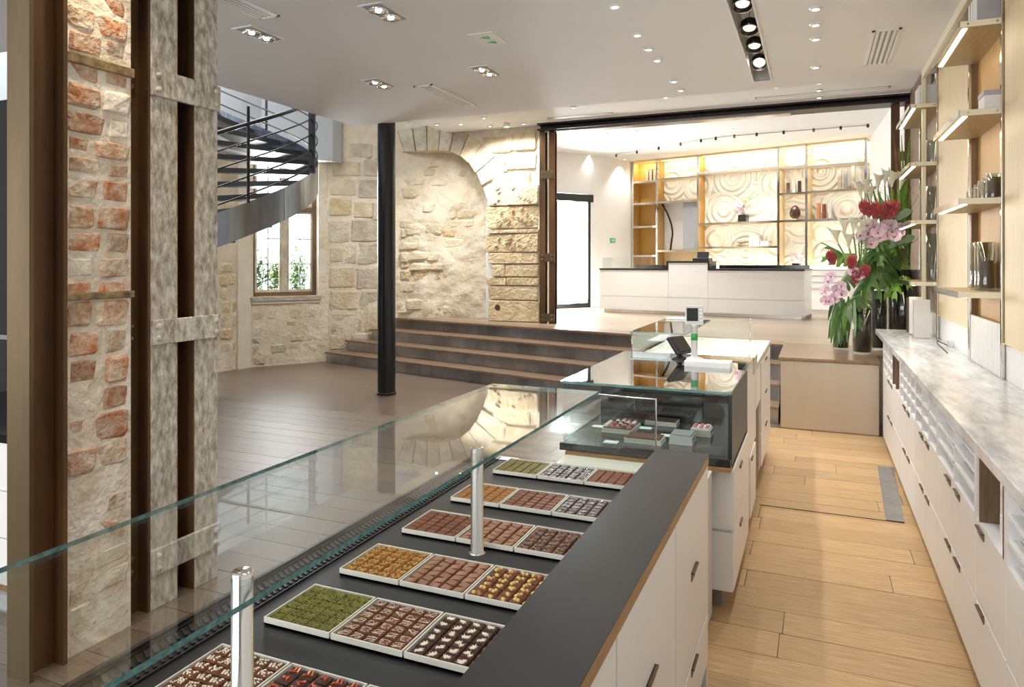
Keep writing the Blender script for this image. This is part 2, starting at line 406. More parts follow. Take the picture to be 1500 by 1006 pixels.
def courses(parent, A, B, z0, z1, mats, seed, hr=(.16, .3), wr=(.2, .5), skip=.3, hole=None, s0=.02, s1=None, proud=(0, .02)):
    fr = wall_frame(A, B); q = random.Random(seed); z = z0; s1 = s1 or fr[3] - .02
    while z < z1 - .1:
        h = min(q.uniform(*hr), z1 - z); s = s0
        while s < s1 - .08:
            w = min(q.uniform(*wr), s1 - s); a, b = s + w / 2, z + h / 2
            if q.random() > skip and not (hole and hole[0] - w / 2 < a < hole[1] + w / 2 and hole[2] - h / 2 < b < hole[3] + h / 2):
                stone(parent, fr, a, b, w - .018, h * q.uniform(.8, .96), q.choice(mats), .12, q.uniform(*proud), q, .085, .18)
            s += w
        z += h
A0, A1, A2, A3, A4 = (-8.013, 7.813), (-7.92, 8.365), (-7.254, 9.379), (-6.38, 10.03), (-4.80, 10.70)
w1 = ST('wall_window_side', rough(A0, A1, 0, 3.6, seed=1), 'mortar', 'rough stone wall left of the window')
courses(w1, A0, A1, .25, 3.2, ['limestone', 'limestone_gold'], 11, (.14, .24), (.14, .26), .3, s0=.03, s1=.33)
ST('trim_1', M().prism([(-8.01, 8.16), (-7.93, 8.14), (-7.90, 8.37), (-7.98, 8.39)], 0, 3.4), 'plaster_warm', 'smooth plaster strip beside the window', 'trim')
WH = (.05, 1.07, 1.06, 3.2)
w2 = ST('wall_window', rough(A1, A2, 0, 3.6, WH, .05, seed=2), 'mortar', 'lime-mortared wall around the tall window')
courses(w2, A1, A2, .02, .95, ['limestone', 'limestone_grey', 'limestone'], 12, (.1, .2), (.12, .3), .35, proud=(-.01, .015))
w3 = ST('wall_ashlar', rough(A2, A3, 0, 5.2, seed=3, amp=.025), 'mortar', 'grey ashlar stone wall between window and niche')
fr3 = wall_frame(A2, A3)
for (s, z, w, h, m_) in [(.18, 2.1, .33, .36, 'limestone_grey'), (.58, 2.12, .44, .36, 'limestone_grey'), (.14, 1.72, .22, .24, 'limestone'), (.36, 1.74, .20, .34, 'limestone_grey'), (.68, 1.74, .40, .36, 'limestone_grey'),
        (.22, 1.36, .42, .34, 'limestone'), (.66, 1.34, .42, .36, 'limestone_grey'), (.26, .98, .46, .32, 'limestone'), (.72, .98, .40, .32, 'limestone_grey'), (.3, .62, .5, .3, 'limestone_grey'), (.8, .62, .4, .3, 'limestone'),
        (.2, 2.5, .34, .28, 'limestone_gold'), (.56, 2.46, .3, .26, 'limestone'), (.86, 2.44, .3, .3, 'limestone_grey'), (.24, 2.82, .4, .26, 'limestone'), (.7, 2.8, .42, .3, 'limestone_grey'), (.3, 3.12, .42, .24, 'limestone'), (.75, 3.14, .38, .26, 'limestone_grey'),
        (.5, 3.42, .4, .24, 'limestone_grey'), (.9, 3.4, .3, .22, 'limestone'), (.18, .3, .3, .24, 'limestone'), (.55, .32, .36, .24, 'limestone_grey')]:
    stone(w3, fr3, s, z, w, h, m_, .14, rnd.uniform(.005, .025), jit=.035, bw=.07)
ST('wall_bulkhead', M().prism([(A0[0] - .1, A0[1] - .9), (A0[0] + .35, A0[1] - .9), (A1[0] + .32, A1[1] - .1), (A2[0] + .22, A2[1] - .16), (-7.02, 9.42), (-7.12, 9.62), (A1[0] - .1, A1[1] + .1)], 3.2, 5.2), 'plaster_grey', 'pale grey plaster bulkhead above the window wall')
w4 = ST('wall_niche', rough(A3, A4, UP, 3.9, seed=4, amp=.055, res=.045), 'mortar', 'cream rubble wall inside the arched niche')
fr4 = wall_frame(A3, A4)
courses(w4, A3, A4, .74, 3.3, ['limestone', 'limestone', 'mortar', 'limestone_gold'], 14, (.13, .24), (.16, .42), .25, s0=.06, s1=1.3, proud=(-.012, .012))
for (s, z, w, h) in [(.22, 1.86, .3, .14), (.14, 1.68, .16, .18), (.4, 1.7, .36, .17), (.62, 1.68, .2, .17), (.42, 1.52, .34, .14), (.68, 1.52, .2, .13), (.3, 2.14, .28, .2), (.62, 2.14, .3, .2), (.3, .9, .3, .2), (.55, 2.5, .2, .2)]:
    stone(w4, fr4, s, z, w, h, rnd.choice(['limestone', 'limestone', 'mortar']), .14, .035, jit=.09, bw=.2)
ST('trim_2', M().prism([(-4.98, 10.55), (-4.86, 10.60), (-4.74, 10.45), (-4.74, 10.12), (-4.66, 10.12), (-4.60, 10.75), (-4.98, 10.75)], UP, 3.0), 'plaster', 'white plaster reveal on the right of the niche', 'trim')
# arched front and carved pier
def arch_low(s):
    x = -6.5 + s
    pts = [(-6.5, 3.42), (-5.95, 3.40), (-5.6, 3.40), (-5.33, 3.36), (-5.1, 3.24), (-4.93, 3.06), (-4.8, 2.8), (-4.70, 2.5)]
    for (xa, za), (xb, zb) in zip(pts, pts[1:]):
        if x <= xb: return za + (zb - za) * (x - xa) / (xb - xa)
    return 2.5
FY = 10.05
w5 = ST('wall_arch', rough((-6.5, FY), (-3.83, FY), 2.5, 3.95, seed=5, amp=.02, lowf=arch_low, res=.06), 'limewash', 'limestone wall over the arched niche')
soff = M(); N = 26
for i in range(N):
    x0, x1 = -6.5 + 1.8 * i / N, -6.5 + 1.8 * (i + 1) / N; z0, z1 = arch_low(x0 + 6.5), arch_low(x1 + 6.5)
    soff.add([(x0, FY, z0), (x1, FY, z1), (x1, FY + .55, z1), (x0, FY + .55, z0)], [(0, 1, 2, 3)])
soff.build('arch_soffit', 'limestone', w5)
fr5 = wall_frame((-6.5, FY), (-3.83, FY))
jn = [(-6.42, -.5), (-6.2, -.33), (-5.99, -.15), (-5.78, -.02), (-5.57, .1), (-5.37, .24), (-5.19, .42), (-5.03, .65), (-4.90, .95), (-4.80, 1.3)]
for k, ((xa_, ta_), (xb_, tb_)) in enumerate(zip(jn, jn[1:])):
    za_, zb_ = arch_low(xa_ + 6.5), arch_low(xb_ + 6.5); h2 = .42 - .02 * max(0, k - 4); g_ = .007
    pa_, pb_, pc_, pd_ = (xa_ + g_, za_), (xb_ - g_, zb_), (xb_ - g_ + tb_ * h2, zb_ + h2 / (1 + .5 * abs(tb_))), (xa_ + g_ + ta_ * h2, za_ + h2 / (1 + .5 * abs(ta_)))
    f0 = FY - .035 - .015 * (k % 3 == 1)
    M().hexa([(p[0], y_, p[1]) for y_ in (FY + .3, f0) for p in (pa_, pb_, pc_, pd_)]).build('stone', 'limestone_grey' if k % 3 else 'limestone', w5, bev=.012)
for x, z, w, h in [(-4.55, 3.42, .5, .24), (-4.1, 3.45, .4, .26), (-4.6, 3.12, .36, .22), (-4.15, 3.14, .5, .24), (-4.3, 2.87, .62, .22)]:
    stone(w5, fr5, x + 6.5, z, w, h, 'limestone', .2, .03, jit=.04, bw=.05)
w6 = ST('wall_pier', M().box(-4.64, FY + .02, UP, -3.86, FY + .5, 2.9), 'limewash', 'tall pier of carved limestone blocks beside the niche')
zc = [UP, 1.02, 1.24, 1.37, 1.57, 1.75, 2.04, 2.11, 2.46, 2.78]
for k, (a, b) in enumerate(zip(zc, zc[1:])):
    xl_ = -4.72 + [.02, .04, .0, .1, .05, -.02, .0, .0, .02][k]
    cuts = [xl_, -3.84] if k in (0, 1, 4, 6, 7) else [xl_, -4.72 + rnd.uniform(.3, .55), -3.84]
    for c0, c1 in zip(cuts, cuts[1:]):
        stone(w6, fr5, (c0 + c1) / 2 + 6.5, (a + b) / 2, c1 - c0 - .008, b - a - .018, 'limestone_gold' if k < 8 else 'limestone', .3, .05 + rnd.uniform(-.012, .02), jit=.025, bw=.035)
# tool marks cut in the upper pier blocks
for k in range(46):
    x, z = rnd.uniform(-4.6, -3.95), rnd.choice([rnd.uniform(2.16, 2.42), rnd.uniform(2.5, 2.74), rnd.uniform(1.8, 2.0)])
    put('tool_mark', blk('limestone', k % 6, .08, .2), w6, (x, FY - .062, z), (0, R(-35), 0), (.06, .03, .016))
M().cyl((-4.52, FY - .058, .9), (-4.52, FY + .02, .9), .045, 14).build('socket_hole', 'oak_gap', w6)
M().box(-3.86, FY - .03, UP, -3.79, FY + .4, 3.66).build('plaster_edge', 'plaster_warm', w6)

# ------------------------------------------------------------------ rear room shell
DA, DB = Vector((-4.72, 13.15, 0)), Vector((-4.2, 13.87, 0))
dd = (DB - DA).normalized(); dn = Vector((-dd.y, dd.x, 0))
def strip(a, b, z0, z1, t=.3):
    a, b = Vector((*a[:2], 0)), Vector((*b[:2], 0)); e = (b - a).normalized(); nn = Vector((-e.y, e.x, 0)) * t
    return [(p.x, p.y) for p in (a, b, b + nn, a + nn)]
ST('wall_rear_left', M().prism(strip((-6.0, 10.75), DA, 0, 1), UP - .1, 3.8).prism(strip(DB, (-3.62, 15.2), 0, 1), UP - .1, 3.8).prism(strip(DA, DB, 0, 1), 2.98, 3.8), 'plaster', 'white side wall of the rear room around the glass door')
SL, SR = Vector((-3.66, 15.08, 0)), Vector((.82, 13.78, 0))
sd = (SR - SL).normalized(); sn = Vector((sd.y, -sd.x, 0)); SANG = math.atan2(sd.y, sd.x)
ST('wall_rear', M().prism([tuple(p)[:2] for p in (SL - sd * .6 - sn * .36, SR + sd * .9 - sn * .36, SR + sd * .9 - sn * .6, SL - sd * .6 - sn * .6)], UP - .1, 3.8), 'plaster', 'white wall behind the rear shelving')
ST('wall_rear_right', M().prism([(1.02, 10.1), (1.3, 10.1), (1.25, 14.3), (.87, 13.9)], UP - .1, 3.8), 'plaster', 'white side wall on the right of the rear room')
# ------------------------------------------------------------------ steel structure
bo = T('steel_lintel_beam', 'long dark steel beam spanning the opening to the rear room', 'beam', (-1.3, 9.97, 3.66))
M().box(-3.8, 9.82, 3.635, 1.3, 10.14, 3.66).build('top_flange', 'dark_steel', bo)
M().box(-3.8, 9.97, 3.575, 1.3, 9.99, 3.635).build('web', 'dark_steel', bo)
M().box(-3.8, 9.82, 3.555, 1.3, 10.14, 3.575).build('bottom_flange', 'dark_steel', bo)
M().box(-3.7, 9.9, 3.53, -.3, 10.06, 3.553).build('door_track', 'steel', bo)
def riv_post(x, label, w=.09, gap=.06):
    r = T('riveted_steel_post', label, 'post', (x, 9.95, UP))
    for k in (0, 1):
        x0 = x + k * (w + gap)
        M().box(x0, 9.9, UP, x0 + w, 9.912, 3.55).box(x0, 9.988, UP, x0 + w, 10.0, 3.55).box(x0 + w * .4, 9.912, UP, x0 + w * .6, 9.988, 3.55).build('channel', 'rust_steel', r)
    for z in (.78, 1.67, 2.9):
        p = M().box(x + w * .3, 9.886, z - .06, x + 2 * w + gap, 9.9, z + .06).build('batten_plate', 'bronze_steel', r)
        for bx in (.05, .19):
            for bz in (-.03, .03): M().lathe([(.012, 0), (.009, .008), (0, .01)], (0, 0, 0), 8).build('rivet', 'bronze_steel', p, local=True).location = (0, 0, 0)
        for ch, (bx, bz) in zip(p.children, [(.05, -.03), (.05, .03), (.2, -.03), (.2, .03)]):
            ch.location = (bx, -.064 - .0, z - UP + bz); ch.rotation_euler = (R(90), 0, 0)
    return r
riv_post(-3.79, 'pair of riveted brown steel channels between stone pier and glass door')
riv_post(.86, 'dark riveted steel post behind the flower vases')
pc = T('pipe_column', 'round black steel column standing in front of the steps', 'column', (-4.795, 7.33, 0))
M().lathe([(.108, .03), (.108, 3.66)], (-4.795, 7.33, 0), 32).build('shaft', 'black_steel', pc)
M().lathe([(0, .001), (.118, .001), (.118, .025), (.108, .03)], (-4.795, 7.33, 0), 32).build('base_ring', 'black_steel', pc)

ib = T('steel_i_beam', 'bronze-brown steel I-beam upright left of the brick pier', 'beam', (-2.808, 1.83, 0))
M().box(-2.874, 1.755, 0, -2.742, 1.772, 3.27).build('front_flange', 'bronze_steel', ib)
M().box(-2.82, 1.772, 0, -2.80, 1.888, 3.27).build('web', 'rust_steel', ib)
M().box(-2.874, 1.888, 0, -2.742, 1.905, 3.27).build('rear_flange', 'rust_steel', ib)

bp = T('brick_pier', 'old brick pier with worn whitewash between two steel uprights', 'pier', (-2.92, 2.06, 0))
M().box(-3.08, 1.908, 0, -2.775, 2.215, 3.27).build('core', 'limewash', bp)
frb = (Vector((-2.775, 0, 0)), Vector((0, 1, 0)), Vector((1, 0, 0)), 1)
q = random.Random(21); z = .02
def pbrick(s, z, w, h, mt, proud):
    o = stone(bp, frb, s, z, w, h, mt, .09, proud, q, .07, .12, 0, 'brick'); o.location = o.location - bp.location; return o
while z < 3.2:
    h = q.uniform(.075, .125); cut = 2.068 + q.uniform(-.03, .03)
    for a, b in ((1.914, cut), (cut, 2.21)):
        r_ = q.random()
        if z < .62:
            mt, pr = ('limewash', q.uniform(-.012, .004)) if r_ < .8 else ('brick_pale', 0)
        else:
            mt = 'brick' if r_ < .48 else 'brick_pale' if r_ < .76 else 'limewash'; pr = q.uniform(.0, .013)
        pbrick((a + b) / 2, z + h / 2, b - a - q.uniform(.012, .03), h - q.uniform(.01, .022), mt, pr)
    z += h
for z in (1.445, 2.41):
    M().box(-3.085, 1.906, z, -2.757, 2.222, z + (.03 if z < 2 else .04)).build('iron_strap', 'iron_strap', bp, bev=.004)

lc = T('riveted_lattice_column', 'battened steel column of flaking grey-white paint beside the brick pier', 'column', (-2.95, 2.48, 0))
M().box(-3.1, 2.228, 0, -2.86, 2.335, 3.27).box(-2.86, 2.228, 0, -2.80, 2.24, 3.27).box(-2.86, 2.323, 0, -2.80, 2.335, 3.27).build('side_channel', 'rust_steel', lc)
M().box(-3.1, 2.48, 0, -2.93, 2.59, 3.27).build('inner_web', 'rust_steel', lc)
for a, b in ((2.338, 2.479), (2.588, 2.735)):
    M().box(-3.1, a, 0, -2.80, b, 3.27).build('channel', 'peeling_paint', lc, bev=.004)
    M().box(-2.9, b - .001 if a < 2.5 else a - .008, 0, -2.802, b + .008 if a < 2.5 else a + .001, 3.27).build('channel_lip', 'rust_steel' if a > 2.5 else 'brick_pale', lc)
for z0, z1 in ((.16, .28), (1.22, 1.335), (2.365, 2.49)):
    p = M().box(-2.802, 2.335, z0, -2.782, 2.738, z1).build('batten_plate', 'peeling_paint', lc, bev=.004)
    for yy in (2.365, 2.705):
        for zz in (z0 + .03, z1 - .03): M().lathe([(.014, -.002), (.014, .008), (.009, .014), (0, .015)], (0, 0, 0), 10).build('bolt', 'peeling_paint', p, local=True).location = Vector((-2.782, yy, zz)) - lc.location
    for ch in p.children: ch.rotation_euler = (0, R(90), 0)
    for zz in (z0 + .03, z1 - .03):
        o = M().lathe([(.014, -.002), (.014, .008), (.009, .014), (0, .015)], (0, 0, 0), 10).build('bolt', 'bronze_steel', lc, local=True); o.location = Vector((-2.86, 2.285, zz)) - lc.location; o.rotation_euler = (0, R(90), 0)

# ------------------------------------------------------------------ tall window in the stone wall
O2, d2, n2, l2 = wall_frame(A1, A2); WA = math.atan2(d2.y, d2.x)
wn = bpy.data.objects.new('window_1', None); COL.objects.link(wn); wn.location = (A1[0], A1[1], 0); wn.rotation_euler = (0, 0, WA)
tag(wn, 'tall weathered wooden casement window behind the spiral stair', 'window', kind='structure')
x0, x1, z0, z1 = WH; yb = .14
M().box(x0 - .02, -.02, z0 - .1, x1 + .02, .32, z0 - .001).box(x0 - .12, .0, z0, x0 - .001, .32, z1).box(x1 + .001, .0, z0, x1 + .12, .32, z1).box(x0, 0, z1, x1, .32, z1 + .1).build('reveal', 'plaster_warm', wn, local=True)
M().box(x0, yb, z0, x0 + .06, yb + .07, z1).box(x1 - .06, yb, z0, x1, yb + .07, z1).box(x0 + .06, yb, z0, x1 - .06, yb + .07, z0 + .07).box(x0 + .06, yb, z1 - .07, x1 - .06, yb + .07, z1).build('window_frame', 'veneer_brown', wn, local=True, bev=.004)
xm = (x0 + x1) / 2; zt = 2.44
M().box(xm - .045, yb - .01, z0 + .07, xm + .045, yb + .06, z1 - .07).build('mullion', 'limestone_grey', wn, local=True, bev=.004)
M().box(x0 + .06, yb - .012, zt - .04, x1 - .06, yb + .062, zt + .04).build('transom', 'veneer_brown', wn, local=True)
M().box(x0 - .03, -.04, z0 - .06, x1 + .03, .02, z0 + .012).build('window_sill', 'limestone_grey', wn, local=True, bev=.006)
for a, b in ((x0 + .06, xm - .045), (xm + .045, x1 - .06)):
    for za, zb, rows in ((z0 + .07, zt - .04, 3), (zt + .04, z1 - .07, 1)):
        cs = M().box(a, yb + .01, za, a + .03, yb + .05, zb).box(b - .03, yb + .01, za, b, yb + .05, zb).box(a + .03, yb + .01, za, b - .03, yb + .05, za + .04).box(a + .03, yb + .01, zb - .03, b - .03, yb + .05, zb).build('casement', 'limestone_grey', wn, local=True)
        for c in range(2):
            for r_ in range(rows):
                pa, pb = a + .03 + (b - a - .06) * c / 2, a + .03 + (b - a - .06) * (c + 1) / 2
                qa, qb = za + .04 + (zb - za - .07) * r_ / rows, za + .04 + (zb - za - .07) * (r_ + 1) / rows
                M().box(pa + .005, yb + .028, qa + .005, pb - .005, yb + .031, qb - .005).build('pane', 'glass_pane', cs, local=True)
        mb = M().box((a + b) / 2 - .006, yb + .015, za + .04, (a + b) / 2 + .006, yb + .045, zb - .03)
        for r_ in range(1, rows): zz = za + .04 + (zb - za - .07) * r_ / rows; mb.box(a + .03, yb + .016, zz - .006, b - .03, yb + .044, zz + .006)
        mb.build('glazing_bar', 'dark_steel', cs, local=True)
rl = T('balcony_railing', 'scrolled iron railing outside the tall window', 'railing', (A1[0], A1[1], 0), WA)
m = M().box(x0, .60, 1.02, x1, .62, 1.04).box(x0, .60, 1.36, x1, .62, 1.38)
for k in range(9): m.cyl((x0 + .05 + k * .115, .61, 1.04), (x0 + .05 + k * .115, .61, 1.36), .006, 6)
m.build('bars', 'dark_steel', rl, local=True)
for k in range(8):
    c = (x0 + .108 + k * .115, .61, 1.14); M().tube([(c[0] + .05 * math.cos(w * R(30)), c[1], c[2] + .05 * math.sin(w * R(30))) for w in range(13)], .005, 5, cap=False).build('scroll', 'dark_steel', rl, local=True)
def leafy(name, label, cat, loc, w, d, h, nl, size, mats, seed, group=None, rz=0):
    q = random.Random(seed); r = T(name, label, cat, loc, rz, group); m = M()
    for k in range(nl):
        c = Vector((q.gauss(0, w / 2.6), q.gauss(0, d / 2.6), abs(q.gauss(.55, .25)) * h)); a = q.uniform(0, 6.28); t = q.uniform(-.9, .7); s = size * q.uniform(.6, 1.3)
        f = Vector((math.cos(a) * math.cos(t), math.sin(a) * math.cos(t), math.sin(t))); sd_ = f.cross(Vector((0, 0, 1))).normalized(); up = sd_.cross(f)
        m.add([c, c + f * s * .5 + sd_ * s * .28 + up * .1 * s, c + f * s, c + f * s * .5 - sd_ * s * .28 + up * .1 * s], [(0, 1, 2, 3)], q.randint(0, len(mats) - 1))
    m.build('foliage', mats, r, local=True)
    st_ = M()
    for k in range(5): st_.tube([(q.uniform(-.05, .05), q.uniform(-.03, .03), 0), (q.gauss(0, w / 4), q.gauss(0, d / 4), h * .5), (q.gauss(0, w / 3), q.gauss(0, d / 3), h * .85)], .008, 5)
    st_.build('stem', 'stem_green', r, local=True)
    return r
bx_ = T('window_planter', 'long planter box outside the tall window', 'planter', (A1[0], A1[1], 0), WA)
M().box(x0, .36, .84, x1, .5, 1.02).build('trough', 'dark_steel', bx_, local=True)
for k, xx in enumerate((.2, .5, .85)):
    c = O2 + d2 * xx - n2 * .43; leafy('window_plant', ['leafy green shrub at the stair end of the window planter', 'small leafy shrub behind the window mullion', 'leafy green shrub at the ashlar end of the window planter'][k], 'plant', (c.x, c.y, 1.02), .22, .07, [.74, .62, .78][k], 380, .095, ['leaf_bright', 'leaf', 'leaf_pale'], 40 + k, 'shrubs in the window planter', WA)

# ------------------------------------------------------------------ glass door of the rear room
dr = bpy.data.objects.new('door_1', None); COL.objects.link(dr); dr.location = (DA.x, DA.y, UP); dr.rotation_euler = (0, 0, math.atan2(dd.y, dd.x))
tag(dr, 'tall glazed street door with a dark metal frame', 'door', kind='structure'); dw = (DB - DA).length
M().box(0, -.02, 2.13, dw + .06, .1, 2.28).build('door_header', 'black_steel', dr, local=True)
M().box(0, .0, 0, .07, .06, 2.13).box(dw - .07, .0, 0, dw, .06, 2.13).box(.07, .0, 0, dw - .07, .06, .09).build('door_frame', 'black_steel', dr, local=True)
M().box(.07, .025, .09, dw - .07, .035, 2.13).build('pane', 'glass_pane', dr, local=True)
M().tube([(.14, -.05, .8), (.14, -.05, 1.4)], .012, 8).box(.13, -.05, .84, .15, .03, .86).box(.13, -.05, 1.34, .15, .03, 1.36).build('door_handle', 'steel', dr, local=True)
leafy('street_tree', 'pale green tree crown outside the glass door', 'tree', (-6.5, 15.2, 1.2), 1.1, 1.1, 2.2, 260, .2, ['leaf_pale', 'leaf_bright'], 77)
ex = T('exit_sign', 'small green exit sign on the white wall beside the glass door', 'sign', hit(897, 352, DB, (Vector((-3.62, 15.2, 0)) - DB).normalized()) and (0, 0, 0))
e_ = (Vector((-3.62, 15.2, 0)) - DB).normalized(); s_, z_ = hit(897, 352, DB, e_); pe = DB + e_ * s_ + Vector((e_.y, -e_.x, 0)) * .012
ex.location = (pe.x, pe.y, z_); ex.rotation_euler = (0, 0, math.atan2(e_.y, e_.x))
M().box(-.08, -.012, -.045, .08, .012, .045).build('plate', 'sign_green', ex, local=True)
m = M().box(-.06, -.016, -.008, -.02, -.0125, .008).box(-.02, -.016, -.022, -.01, -.0125, .022).box(-.01, -.016, -.012, .0, -.0125, .012).box(.025, -.016, -.03, .03, -.0125, .03).box(.055, -.016, -.03, .06, -.0125, .03).box(.03, -.016, .026, .055, -.0125, .03)
m.build('arrow', 'white_paper', ex, local=True)

# ------------------------------------------------------------------ spiral staircase
SC = Vector((-6.57, 6.22, 0)); SRAD = 1.27
sp = T('spiral_staircase', 'black steel spiral staircase with curved sheet-metal stringer in front of the window', 'staircase', SC)
zh = lambda f: 1.93 + .0093 * (f + 38)
def pol(r, f, z): return (r * math.cos(R(f)), r * math.sin(R(f)), z)
FA, FB = -222, 168
def band(r0, r1, lo, hi, fa, fb, n):
    m = M(); vs = []
    for i in range(n + 1):
        f = fa + (fb - fa) * i / n; z = zh(f); vs += [pol(r0, f, z + lo), pol(r1, f, z + lo), pol(r1, f, z + hi), pol(r0, f, z + hi)]
    fs = []
    for i in range(n):
        a = 4 * i
        for k in range(4): fs.append((a + k, a + (k + 1) % 4, a + 4 + (k + 1) % 4, a + 4 + k))
    m.add(vs, fs + [(0, 1, 2, 3), (4 * n + 3, 4 * n + 2, 4 * n + 1, 4 * n)], 0, False); return m
edges = [FA + (FB - FA) * k / 9 for k in range(10)]
for a, b in zip(edges, edges[1:]): band(SRAD, SRAD + .012, -.18, .17, a + .25, b - .25, 14).build('stringer', 'sheet_steel', sp, local=True)
m = M().cyl((0, 0, 0), (0, 0, 4.3), .085, 20); m.build('centre_pole', 'black_steel', sp, local=True)
tm = M(); vs = []
for z in (0, -.06):
    for f in range(-13, 14, 2): vs.append(pol(SRAD - .004, f, z))
    for f in range(13, -14, -2): vs.append(pol(.08, f, z))
n_ = len(vs) // 2
tm.add(vs, [tuple(range(n_)), tuple(range(2 * n_ - 1, n_ - 1, -1))] + [(i, i + n_, (i + 1) % n_ + n_, (i + 1) % n_) for i in range(n_)])
tme = tm.mesh('tread', 'black_satin')
f = FA + 14
while f < FB - 10:
    put('tread', tme, sp, (0, 0, zh(f) - .02), (0, 0, R(f))); f += 18.3
def helix(off_, r, fa=FA, fb=FB, n=90, rr=SRAD): return M().tube([pol(rr, fa + (fb - fa) * i / n, zh(fa + (fb - fa) * i / n) + off_) for i in range(n + 1)], r, 8)
helix(.98, .022).build('handrail', 'black_steel', sp, local=True)
for k in range(4): helix(.25 + k * .182, .0095).build('rail', 'black_steel', sp, local=True)
for f in [-200, -160, -120, -80, -24.5, 20, 55, 100, 140]:
    w_ = .045 if f == 20 else .014
    rot = Matrix.Rotation(R(f), 3, 'Z')
    M().obox(pol(SRAD + .006, f, zh(f) + (.58 if f != -24.5 else .66)), (.014 if f != 20 else .075, w_ * 2 if f != 20 else .03, .84 if f != -24.5 else 1.0), rot).build('baluster', 'black_steel', sp, local=True)

# ------------------------------------------------------------------ ceiling fixtures
def spot(name, parent, loc, power, size=95, blend=.7, rot=(0, 0, 0), color=(1, .985, .96), r=.035):
    l = bpy.data.lights.new(name, 'SPOT'); l.energy = power; l.spot_size = R(size); l.spot_blend = blend; l.color = color; l.shadow_soft_size = r
    o = bpy.data.objects.new(name, l); COL.objects.link(o); o.parent = parent; o.location = loc; o.rotation_euler = rot; return o
def twin(x, y, label, lit=(1, 1)):
    r = T('twin_recessed_spotlight', label, 'light', (x, y, 3.27), 0, 'twin recessed ceiling spotlights')
    w, h = .075, .16
    M().box(-w - .018, -h - .018, -.006, w + .018, -h, .0).box(-w - .018, h, -.006, w + .018, h + .018, 0).box(-w - .018, -h, -.006, -w, h, 0).box(w, -h, -.006, w + .018, h, 0).build('frame', 'lacquer_plain', r, local=True)
    M().box(-w, -h, -.002, w, h, -.0005).build('housing', 'grey_card', r, local=True)
    for k, yy in enumerate((-.075, .075)):
        a = M().lathe([(.062, -.003), (.066, -.02), (.06, -.021), (.03, -.006), (.0, -.004)], (0, yy, 0), 20).build('lamp', 'reflector', r, local=True)
        M().lathe([(.0, -.024), (.018, -.022), (.022, -.012), (.02, -.006)], (0, yy, 0), 12).build('bulb', 'bulb' if lit[k] else 'bulb_dim', a, local=True)
    spot('twin_light', r, (0, 0, -.06), 60, 120)
for (x, y), nm in zip([(-2.65, 4.03), (-3.745, 4.05), (-3.745, 5.61), (-2.65, 5.61)], ['nearest the brick pier in the inner row', 'level with the lattice column', 'between the two slot vents', 'beside the long slot vent']):
    twin(x, y, 'twin recessed spotlight in the white ceiling, ' + nm)
def slots(x, y, lx, ly, z, label, n=4, name='slot_vent'):
    r = T(name, label, 'vent', (x, y, z)); fr = .02
    M().box(-lx / 2, -ly / 2, -.008, lx / 2, -ly / 2 + fr, 0).box(-lx / 2, ly / 2 - fr, -.008, lx / 2, ly / 2, 0).box(-lx / 2, -ly / 2, -.008, -lx / 2 + fr, ly / 2, 0).box(lx / 2 - fr, -ly / 2, -.008, lx / 2, ly / 2, 0).build('frame', 'lacquer_plain', r, local=True)
    M().box(-lx / 2 + fr, -ly / 2 + fr, -.002, lx / 2 - fr, ly / 2 - fr, -.001).build('backing', 'slate', r, local=True)  # dark plate stands in for the shade of recessed slots
    al = ly > lx; W = (lx if al else ly) - 2 * fr
    for k in range(n):
        c = -W / 2 + W * (k + .5) / n; t = W / n * .27
        (M().box(c - t, -ly / 2 + fr, -.007, c + t, ly / 2 - fr, -.002) if al else M().box(-lx / 2 + fr, c - t, -.007, lx / 2 - fr, c + t, -.002)).build('slat', 'lacquer_plain', r, local=True)
slots(-3.41, 6.3, .2, .95, 3.27, 'long slot vent in the ceiling near the pipe column')
slots(-3.42, 3.45, .17, .7, 3.27, 'slot vent in the ceiling above the lattice column')
slots(.47, 6.22, .19, .97, 3.27, 'wide slot vent in the ceiling beside the wall shelving')
slots(-3.05, 9.57, .95, .1, 3.66, 'bright linear diffuser in the upper ceiling by the stone pier', 2, 'linear_diffuser')
slots(.05, 9.42, 1.5, .1, 3.66, 'grey linear diffuser in the upper ceiling by the right wall', 2, 'linear_diffuser')
sg = T('ceiling_exit_sign', 'recessed exit sign with green symbols in the white ceiling', 'sign', (-2.25, 4.81, 3.27))
M().box(-.1, -.15, -.006, .1, .15, 0).build('plate', 'lacquer_plain', sg, local=True)
for yy in (-.07, .05): M().box(-.02, yy, -.009, .03, yy + .035, -.0062).box(-.035, yy + .01, -.009, -.02, yy + .02, -.0062).box(.0, yy + .04, -.009, .02, yy + .052, -.0062).build('symbol', 'sign_green', sg, local=True)
ORDS = ['first', 'second', 'third', 'fourth', 'fifth', 'sixth', 'seventh', 'eighth', 'ninth', 'tenth']
def downlight(x, y, z, group, label, power=22, first=[None], can=True, size=100):
    if first[0] is None:
        r = T('downlight', label, 'light', (x, y, z), 0, group)
        M().lathe([(.042, 0), (.042, -.004), (.032, -.006), (.03, -.016), (.026, -.016), (.024, -.006), (0, -.006)], (0, 0, 0), 18).build('ring', 'lacquer_plain', r, local=True)
        M().lathe([(0, -.013), (.018, -.0125), (.022, -.010), (.022, -.007)], (0, 0, 0), 14).build('lens', 'bulb', r, local=True)
        first[0] = r
    else: r = clone(first[0], (x, y, z), 0, label, group)
    if power: spot('downlight_lamp', r, (0, 0, -.05), power, size)
    return r
